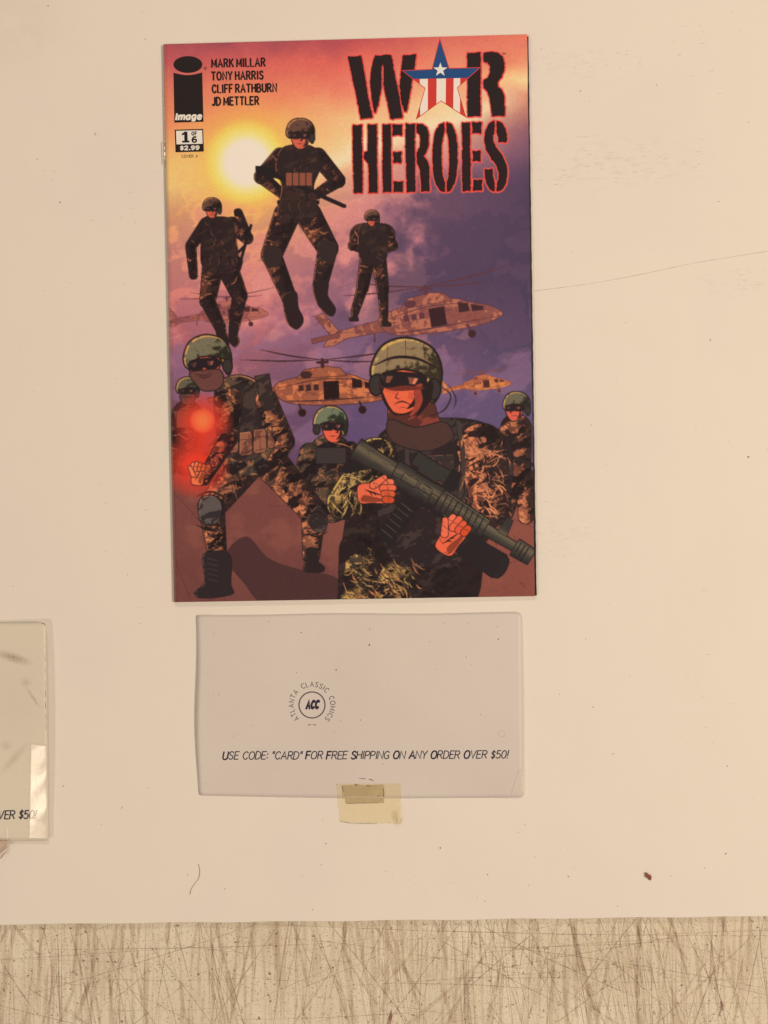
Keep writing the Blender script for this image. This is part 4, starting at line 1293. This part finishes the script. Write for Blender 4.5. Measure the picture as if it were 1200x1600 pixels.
# ================================================================== cards
m_ink = mat('blue_black_ink', ink((44, 38, 52)), .5, .2)
m_grey = mat('grey_ink', ink((84, 72, 70)), .5, .2)
def card_mat(name, tone, k=1.0):
    m = mat(name, tone, .48, .3)
    n_ = N(m)
    t = np.array(tone)
    c_ = n_.ramp(n_.noise(14, 4, .55), [(.3, t * np.array([.965, .95, .96])), (.5, t), (.72, np.minimum(t * np.array([1.01, 1.03, 1.0]), .9))])
    c_ = n_.mix(n_.math('MULTIPLY', n_.ramp(n_.noise(1800, 2, .6), [(.42, (0, 0, 0)), (.75, (1, 1, 1))]), .16), c_, t * .72)
    c_ = n_.mix(n_.math('MULTIPLY', n_.ramp(n_.noise(430, 2, .45), [(.75, (0, 0, 0)), (.78, (1, 1, 1))]), .5), c_, t * .35)
    return m, n_, c_
def card_mesh(name, quad, zf, m, parent, corner=8, th=.0004, nx=70, ny=44, rag=.12, bow=0.0):
    """thin rectangular sheet; zf(u,v) is the height of its upper face; corner radius (photo px) at each of TL TR BR BL"""
    v, f = [], []
    A, B, Cc, D = [np.array(q, float) for q in quad]
    def pt(u, w): return (A * (1 - u) + B * u) * (1 - w) + (D * (1 - u) + Cc * u) * w
    W_, H_ = np.linalg.norm(B - A), np.linalg.norm(D - A)
    cr = corner if isinstance(corner, (list, tuple)) else [corner] * 4
    top_, bot_ = {}, {}
    for j in range(ny + 1):
        for i in range(nx + 1):
            u, w = i / nx, j / ny
            X, Y = u * W_, w * H_
            # pull the grid in at rounded corners
            for (cx, cy, sgx, sgy, r_) in ((0, 0, 1, 1, cr[0]), (W_, 0, -1, 1, cr[1]), (W_, H_, -1, -1, cr[2]), (0, H_, 1, -1, cr[3])):
                lx_, ly_ = (X - cx) * sgx, (Y - cy) * sgy
                if lx_ < r_ and ly_ < r_ and r_ > 0:
                    dx_, dy_ = r_ - lx_, r_ - ly_
                    m_ = max(dx_, dy_)
                    h_ = math.hypot(dx_, dy_)
                    if h_ > 0:
                        X = cx + sgx * (r_ - dx_ * m_ / h_)
                        Y = cy + sgy * (r_ - dy_ * m_ / h_)
            u2, w2 = X / W_, Y / H_
            q = pt(u2, w2) + np.array([bow * .45 * math.sin(w2 * 7.5) * (1 - u2), bow * (math.sin(math.pi * u2) * max(0, w2 - .3) + .25 * math.sin(u2 * 11) * (1 - w2))])
            if i in (0, nx) or j in (0, ny): q = q + np.random.default_rng(i * 91 + j).uniform(-rag, rag, 2)
            z = zf(u2, w2)
            top_[i, j] = len(v); v.append(P(q[0], q[1], z))
            bot_[i, j] = len(v); v.append(P(q[0], q[1], z - th))
    for j in range(ny):
        for i in range(nx):
            f.append((top_[i, j], top_[i, j + 1], top_[i + 1, j + 1], top_[i + 1, j]))
            f.append((bot_[i, j], bot_[i + 1, j], bot_[i + 1, j + 1], bot_[i, j + 1]))
    for i in range(nx):
        f.append((top_[i, 0], top_[i + 1, 0], bot_[i + 1, 0], bot_[i, 0]))
        f.append((top_[i, ny], bot_[i, ny], bot_[i + 1, ny], top_[i + 1, ny]))
    for j in range(ny):
        f.append((top_[0, j], bot_[0, j], bot_[0, j + 1], top_[0, j + 1]))
        f.append((top_[nx, j], top_[nx, j + 1], bot_[nx, j + 1], bot_[nx, j]))
    o = obj(name, v, f, m, parent)
    flat_from = 2 * nx * ny
    o.data.polygons.foreach_set('use_smooth', [i < flat_from for i in range(len(o.data.polygons))])
    return o

# -- middle card
card = thing('promotional_card', 'flat printed card below the comic with round seller emblem and shipping offer line', 'card', 'shipping offer cards')
cq = [(307, 961), (816, 957), (818.5, 1246), (309, 1243)]
def c_z(u, v):
    z = .00034 + .0016 * math.sin(math.pi * min(1, v * .98 + .02)) * (.45 + .55 * math.sin(math.pi * (.12 + .6 * u)))
    z += .0002 * max(0, 1 - u / .10) ** 2 * (.4 + .6 * (1 - v)) + .0002 * max(0, 1 - v / .08) ** 2
    z += .00012 * math.sin(u * 9 + v * 4)
    z += .0009 * max(0, (u - .9) / .1) * max(0, (v - .75) / .25)
    return z
mc, n, c = card_mat('card_stock', ink((206, 185, 162)))
n.link(c, n.b.inputs['Base Color'])
n.bump(n.noise(420, 3, .6), .10, .0002)
card_mesh('card_sheet', cq, c_z, mc, card, [2, 10, 6, 3], bow=3.6)
def card_zf(quad, zfun, lift=3e-5):
    A, B, Cc, D = [np.array(q, float) for q in quad]
    def zf(x, y):
        u = (x - A[0]) / (B[0] - A[0]); v = (y - A[1]) / (D[1] - A[1])
        return zfun(min(1, max(0, u)), min(1, max(0, v))) + lift
    return zf
czf = card_zf(cq, c_z, 6e-5)
emb2 = bpy.data.objects.new('seller_emblem', None)
C.objects.link(emb2); emb2.parent = card
ECX, ECY = 487.5, 1101.5
F = Flat(czf)
F.stroke([(ECX + 20.3 * math.cos(a * math.pi / 32), ECY + 20.3 * math.sin(a * math.pi / 32)) for a in range(65)], 1.9)
F.build('emblem_ring', m_grey, emb2)
F = Flat(czf)
letter(F, 'ACC', 478.5, 1107.4, 496.8, 1106.8, 12.2, 3.3, gap=.34, slant=.22)
F.build('emblem_initials', m_ink, emb2)
F = Flat(czf)
txt = 'ATLANTA CLASSIC COMICS'
wt = sum((GL[ch][0] if ch != ' ' else .55) + .34 for ch in txt) - .34
span = math.radians(273)
pos = 0
for ch in txt:
    if ch == ' ':
        pos += .55 + .34
        continue
    w, ss = glyph_strokes(ch, 4)
    for st in ss:
        q = []
        for gx, gy in st:
            th = math.radians(226.5) - (pos + gx) / wt * span
            r_ = 28.8 + gy * 7.6
            q.append((ECX + r_ * math.cos(th), ECY - r_ * math.sin(th)))
        F.stroke(q, 1.0)
    pos += w + .34
for x in (481.5, 483.3, 485.0, 489.3, 491.2, 493.0):
    F.stroke([(x, 1133.4), (x, 1131.6)], .7)
    F.stroke([(x - .3, 1132.6), (x + 1.2, 1132.5)], .6)
F.build('emblem_lettering', m_grey, emb2)
F = Flat(czf)
line_txt = 'USE CODE: "CARD" FOR FREE SHIPPING ON ANY ORDER OVER $50!'
bold = {0, 17, 21, 26, 35, 38, 42, 48}
letter(F, line_txt, 347.8, 1186.6, 793.0, 1184.8, 11.8, 1.55, gap=.17, space=.42, slant=.20, bold=bold, boldw=1.5, rough=.25)
F.build('offer_lettering', m_ink, card)
F = Flat(czf)
F.stroke([(784.3 + 4.8 * math.cos(a * math.pi / 12), 1146.6 + 4.8 * math.sin(a * math.pi / 12)) for a in range(25)], .7)
F.build('faint_ring', dirt('faint_print', (150, 128, 110), .6), card)
F = Flat(czf)
for x, y, q in ((577, 1007.5, 1.8), (778.6, 999, 1.3), (470.5, 988.6, 1.2), (525.5, 1047, 1.6), (334, 990, .9), (333.5, 1084.6, .9), (342, 1085, .8), (672, 1003, 1.0), (693, 973, .8), (563.5, 1125, 1.1), (532.6, 1126.5, .9), (420, 971, .9), (777, 979, .8), (463, 1051, .8)):
    F.poly([(x + q * math.cos(a) * random.uniform(.5, 1.2), y + q * math.sin(a) * random.uniform(.5, 1.3)) for a in (0, 1.1, 2.2, 3.3, 4.3, 5.3)])
F.stroke([(560, 1216), (567, 1216.6), (572, 1217.2)], [.6, 1.3, .7])
F.stroke([(576, 1217.4), (581, 1218.6), (584, 1220.6)], [.8, 1.8, 1.0])
o = F.build('card_specks', dirt('card_speck', (82, 66, 54), .9), card)
o['kind'] = 'stuff'

# clear tape bits
def tape_mat(name, c_, a, rough=.25):
    m = bpy.data.materials.new(name)
    m.use_nodes = True
    n_ = N(m)
    n_.b.inputs['Roughness'].default_value = rough
    n_.b.inputs['Specular IOR Level'].default_value = .5
    t = np.array(ink(c_))
    n_.link(n_.ramp(n_.noise(120, 4, .6), [(.3, t * .90), (.7, np.minimum(t * 1.05, .95))]), n_.b.inputs['Base Color'])
    n_.link(n_.ramp(n_.noise(240, 3, .6), [(.3, (a * .8,) * 3), (.7, (min(1, a * 1.15),) * 3)]), n_.b.inputs['Alpha'])
    n_.bump(n_.noise(500, 3, .6, n_.mapped((1, .5, 1))), .16, .0002)
    return m
def clear_gloss(name, g, rough, veil, tint=(1, 1, 1), bump=.10):
    m = bpy.data.materials.new(name)
    m.use_nodes = True
    n_ = N(m)
    n_.t.nodes.remove(n_.b)
    tr = n_.node('ShaderNodeBsdfTransparent'); tr.inputs['Color'].default_value = (*tint, 1); df = n_.node('ShaderNodeBsdfDiffuse'); gl2 = n_.node('ShaderNodeBsdfGlossy')
    df.inputs['Color'].default_value = (.88, .88, .84, 1)
    gl2.inputs['Color'].default_value = (g, g, g, 1)
    gl2.inputs['Roughness'].default_value = rough
    bp = n_.node('ShaderNodeBump'); bp.inputs['Strength'].default_value = bump; bp.inputs['Distance'].default_value = .0002
    n_.link(n_.math('ADD', n_.noise(420, 3, .6), n_.math('MULTIPLY', n_.noise(2600, 2, .6), .5)), bp.inputs['Height'])
    n_.link(bp.outputs[0], gl2.inputs['Normal'])
    mx = n_.node('ShaderNodeMixShader'); mx.inputs[0].default_value = veil
    n_.link(tr.outputs[0], mx.inputs[1]); n_.link(df.outputs[0], mx.inputs[2])
    ad = n_.node('ShaderNodeAddShader')
    n_.link(mx.outputs[0], ad.inputs[0]); n_.link(gl2.outputs[0], ad.inputs[1])
    n_.link(ad.outputs[0], n_.t.nodes['Material Output'].inputs['Surface'])
    return m
def sheet(name, quad, zf, m, th=.00006, parent=None, rag=.5, nx=30, ny=20, corner=0):
    return card_mesh(name, quad, zf, m, parent, corner, th, nx, ny, rag)
def over_card(x, y):      # height of what lies under the tape
    if y < 1242:
        return czf(x, min(y, 1243))
    return max(1.5e-4, czf(x, 1243) * max(0, 1 - (y - 1242) / 9))
def tz(quad, extra):
    A, B, Cc, D = [np.array(q, float) for q in quad]
    def zf(u, v):
        q = (A * (1 - u) + B * u) * (1 - v) + (D * (1 - u) + Cc * u) * v
        return over_card(q[0], q[1]) + extra + .00006
    return zf
q = [(534, 1227), (600, 1226), (600, 1254.5), (541, 1255.5)]
o = sheet('tape_scrap', q, tz(q, .00008), tape_mat('yellowed_tape', (204, 174, 130), .62), corner=1)
tag(o, 'small yellowed scrap of old tape under the clear tape on the card bottom edge', 'tape')
q = [(525.5, 1224.5), (625.5, 1224.5), (629.5, 1288), (531, 1284.5)]
def tz2(u, v):
    z = tz(q, .0002)(u, v)
    return z + .0011 * max(0, (u - .9) / .1) ** 2 * max(0, (v - .45) / .55) + .0004 * math.exp(-((u - .82) / .03) ** 2) * max(0, (v - .5) * 2)
o = sheet('clear_tape', q, tz2, clear_gloss('clear_tape_film', .012, .3, .07, (.985, .966, .895), .6), rag=.7)
tag(o, 'clear tape piece sticking the middle card bottom edge down to the white board', 'tape', 'tape pieces holding the cards')
F = Flat(lambda x, y: over_card(x, y) + .00042)
for pts, w in (([(599, 1232), (600, 1238), (599.4, 1245)], 1.2), ([(554, 1225), (556.6, 1227.4), (559, 1225)], 1.1), ([(573, 1228), (580, 1228.4)], 1.1), ([(590, 1243), (592, 1243.6)], 1.6), ([(541, 1255.6), (560, 1255), (592, 1254.6)], .8), ([(535, 1228), (536, 1248)], .8), ([(532, 1283), (548, 1286.6), (590, 1286.8)], .8)):
    F.stroke(pts, w)
F.build('tape_dirt', dirt('tape_dirt', (104, 80, 58), .8), o)
F = Flat(lambda x, y: .0019)
F.stroke(catmull([(619, 1265), (618.5, 1274), (620, 1284), (622, 1292)], 5), [1, 2, 3, 4, 5, 5, 5, 4.5, 4.5, 4, 4, 3, 3, 2, 2, 1])
F.stroke(catmull([(629, 1276), (626, 1282), (624, 1288)], 4), [.6, 1, 1.6, 2, 2, 2, 1.6, 1, .6])
F.build('tape_smear', dirt('tape_smear', (160, 130, 92), .5), o)
# shiny patch of tape on the lower right corner of the card
q3 = [(811, 1203), (817.5, 1202), (818.6, 1239), (798, 1240.6)]
def tz3(u, v):
    A, B, Cc, D = [np.array(p, float) for p in q3]
    pt = (A * (1 - u) + B * u) * (1 - v) + (D * (1 - u) + Cc * u) * v
    return czf(*pt) + .0002 + .0006 * u * v
o = sheet('corner_tape', q3, tz3, clear_gloss('shiny_tape_film', .02, .2, .30, bump=.3), nx=12, ny=20, rag=.3)
tag(o, 'shiny triangular tape bit on the lower right corner of the middle card', 'tape', 'tape pieces holding the cards')

# -- left card, running out of the picture, its right side lifted off the board
lc = thing('promotional_card', 'dirty card cut off by the left side, its right edge lifted off the board', 'card', 'shipping offer cards')
lq = [(-520, 978), (71.8, 972), (76.2, 1314), (-516, 1320)]
def l_z(u, v):
    k = max(0, (u - .70) / .30)
    return .0008 + .0042 * k ** 1.4 * (.55 + .45 * math.sin(math.pi * min(1, .1 + v))) + .0001 * math.sin(u * 20 + v * 5)
ml, n, c = card_mat('soiled_card_stock', ink((213, 192, 160)))
def lsm(c, px, py, sx, sy, rot, strength, tint, lo=.35, hi=.65):
    x, y, _ = P(px, py, .004)
    mp1 = n.node('ShaderNodeMapping')
    mp1.inputs['Location'].default_value = (-x, -y, 0)
    n.link(n.co.outputs['Object'], mp1.inputs['Vector'])
    mp = n.node('ShaderNodeMapping')
    mp.inputs['Rotation'].default_value = (0, 0, rot)
    n.link(mp1.outputs[0], mp.inputs['Vector'])
    mp2 = n.node('ShaderNodeMapping')
    mp2.inputs['Scale'].default_value = (1 / (sx * S), 1 / (sy * S), 1)
    n.link(mp.outputs[0], mp2.inputs['Vector'])
    # flatten z so the height of the card does not matter
    sep = n.node('ShaderNodeSeparateXYZ'); cmb = n.node('ShaderNodeCombineXYZ')
    n.link(mp2.outputs[0], sep.inputs[0]); n.link(sep.outputs[0], cmb.inputs[0]); n.link(sep.outputs[1], cmb.inputs[1])
    g_ = n.node('ShaderNodeTexGradient', gradient_type='SPHERICAL')
    n.link(cmb.outputs[0], g_.inputs['Vector'])
    f = n.ramp(n.noise(900, 4, .65), [(.2, (0.2, .2, .2)), (.75, (1, 1, 1))])
    k = n.math('MULTIPLY', n.math('MULTIPLY', f, g_.outputs['Fac']), strength)
    return n.mix(k, c, tint)
c = lsm(c, 20, 1028, 34, 9, .28, 1.0, ink((128, 106, 78)))
c = lsm(c, 40, 1066, 10, 9, 0, .7, ink((176, 142, 116)))
c = lsm(c, 52, 1090, 24, 3.5, .95, .8, ink((150, 122, 92)))
c = lsm(c, 22, 1185, 40, 8, -.85, .6, ink((164, 132, 100)))
c = lsm(c, 8, 1165, 12, 10, 0, .5, ink((164, 136, 104)))
n.link(c, n.b.inputs['Base Color'])
n.bump(n.noise(420, 3, .6), .12, .0002)
card_mesh('card_sheet', lq, l_z, ml, lc, [2, 8, 3, 3], nx=110)
lzf = card_zf(lq, l_z, 7e-5)
F = Flat(lzf)
letter(F, line_txt, -392.0, 1282, 55.6, 1279.0, 12.6, 1.7, gap=.17, space=.42, slant=.17, bold=bold, boldw=1.5, rough=.25)
F.build('offer_lettering', m_ink, lc)
F = Flat(lzf)
for k in range(9):
    y = 985 + k * 18 + random.uniform(-5, 5)
    x = 69.6 + (y - 972) * 4.4 / 342
    F.stroke([(x, y), (x + .2, y + random.uniform(4, 9)), (x + .3, y + 13)], [.4, random.uniform(.7, 1.3), .4])
F.stroke(catmull([(64, 973.5), (69, 974.5), (71, 978), (70.6, 984)], 4), [.6, .9, 1.2, 1.5, 1.7, 1.7, 1.5, 1.3, 1.2, 1, .8, .6, .5])
F.build('edge_dirt', dirt('edge_dirt', (120, 96, 70), .7), lc)
q4 = [(47, 1160), (74.2, 1163), (75.6, 1312.5), (44, 1313)]
def tz4(u, v):
    A, B, Cc, D = [np.array(p, float) for p in q4]
    pt = (A * (1 - u) + B * u) * (1 - v) + (D * (1 - u) + Cc * u) * v
    return lzf(*pt) + .00018 + .00012 * math.sin(v * 17 + u * 3) * u
o = sheet('edge_tape', q4, tz4, clear_gloss('glossy_tape_film', .015, .19, .08, bump=.16), nx=12, ny=40, rag=.4)
tag(o, 'tall glossy tape strip along the right edge of the cut off card', 'tape', 'tape pieces holding the cards')
q5 = [(-30, 1312), (14, 1314), (11, 1326), (-30, 1356)]
def tz5(u, v):
    return .0012 + .0016 * u + .0008 * math.sin(u * 5 + v * 3) + .0016 * (1 - v)
o = sheet('folded_tape', q5, tz5, tape_mat('pinkish_tape_film', (204, 172, 140), .75, .35), nx=14, ny=10, rag=.6)
tag(o, 'crumpled pinkish tape tab poking out beneath the cut off card', 'tape', 'tape pieces holding the cards')
F = Flat(lambda x, y: tz5(.9, .8) + .0004)
F.stroke(catmull([(0, 1342), (6, 1334), (13, 1326)], 5), [2, 3, 3.5, 3.5, 3, 3, 2.4, 2, 1.4, 1, .6])
F.build('tape_dirt', dirt('fold_dirt', (136, 96, 74), .7), o)
F = Flat(lzf)
F.stroke([(11.0, 1291), (11.4, 1300), (11.6, 1311)], [.8, 1.4, .8])
F.build('pale_nick', mat('torn_paper', ink((242, 226, 200)), .6, .2), lc)

# ================================================================== small litter on the board
def tube(name, pts, rad, m):
    v, f = [], []
    for i, p in enumerate(pts):
        for k in range(6):
            a = k * math.pi / 3
            v.append((p[0] + rad * math.cos(a), p[1], p[2] + rad * math.sin(a)))
    for i in range(len(pts) - 1):
        for k in range(6):
            f.append((i * 6 + k, i * 6 + (k + 1) % 6, i * 6 + 6 + (k + 1) % 6, i * 6 + 6 + k))
    return obj(name, v, f, m, None, True)
hair = tube('hair_strand', [P(x, y, .0003) for x, y in catmull([(310, 1350), (312.2, 1361), (310.5, 1372), (304, 1381), (299, 1389), (296.6, 1398)], 8)], .00009, mat('brown_hair', ink((140, 104, 70)), .5))
tag(hair, 'thin curled brown hair lying on the board near its lower edge', 'hair')
rc = random.Random(5)
out = [(1008, 1364), (1011, 1363.4), (1013, 1366), (1016, 1366.6), (1018.4, 1371), (1017, 1375.6), (1014, 1374.4), (1012, 1371.6), (1009, 1371)]
v = [P(x, y, .0007 + rc.uniform(0, .0003)) for x, y in out] + [P(x, y, .00005) for x, y in out]
L = len(out)
f = [tuple(range(L))[::-1], tuple(range(L, 2 * L))] + [(i, (i + 1) % L, L + (i + 1) % L, L + i) for i in range(L)]
chip = obj('rust_flake', v, f, mat('rust_brown', ink((128, 76, 50)), .8, .2))
tag(chip, 'tiny rust brown flake on the white board at lower right', 'flake')
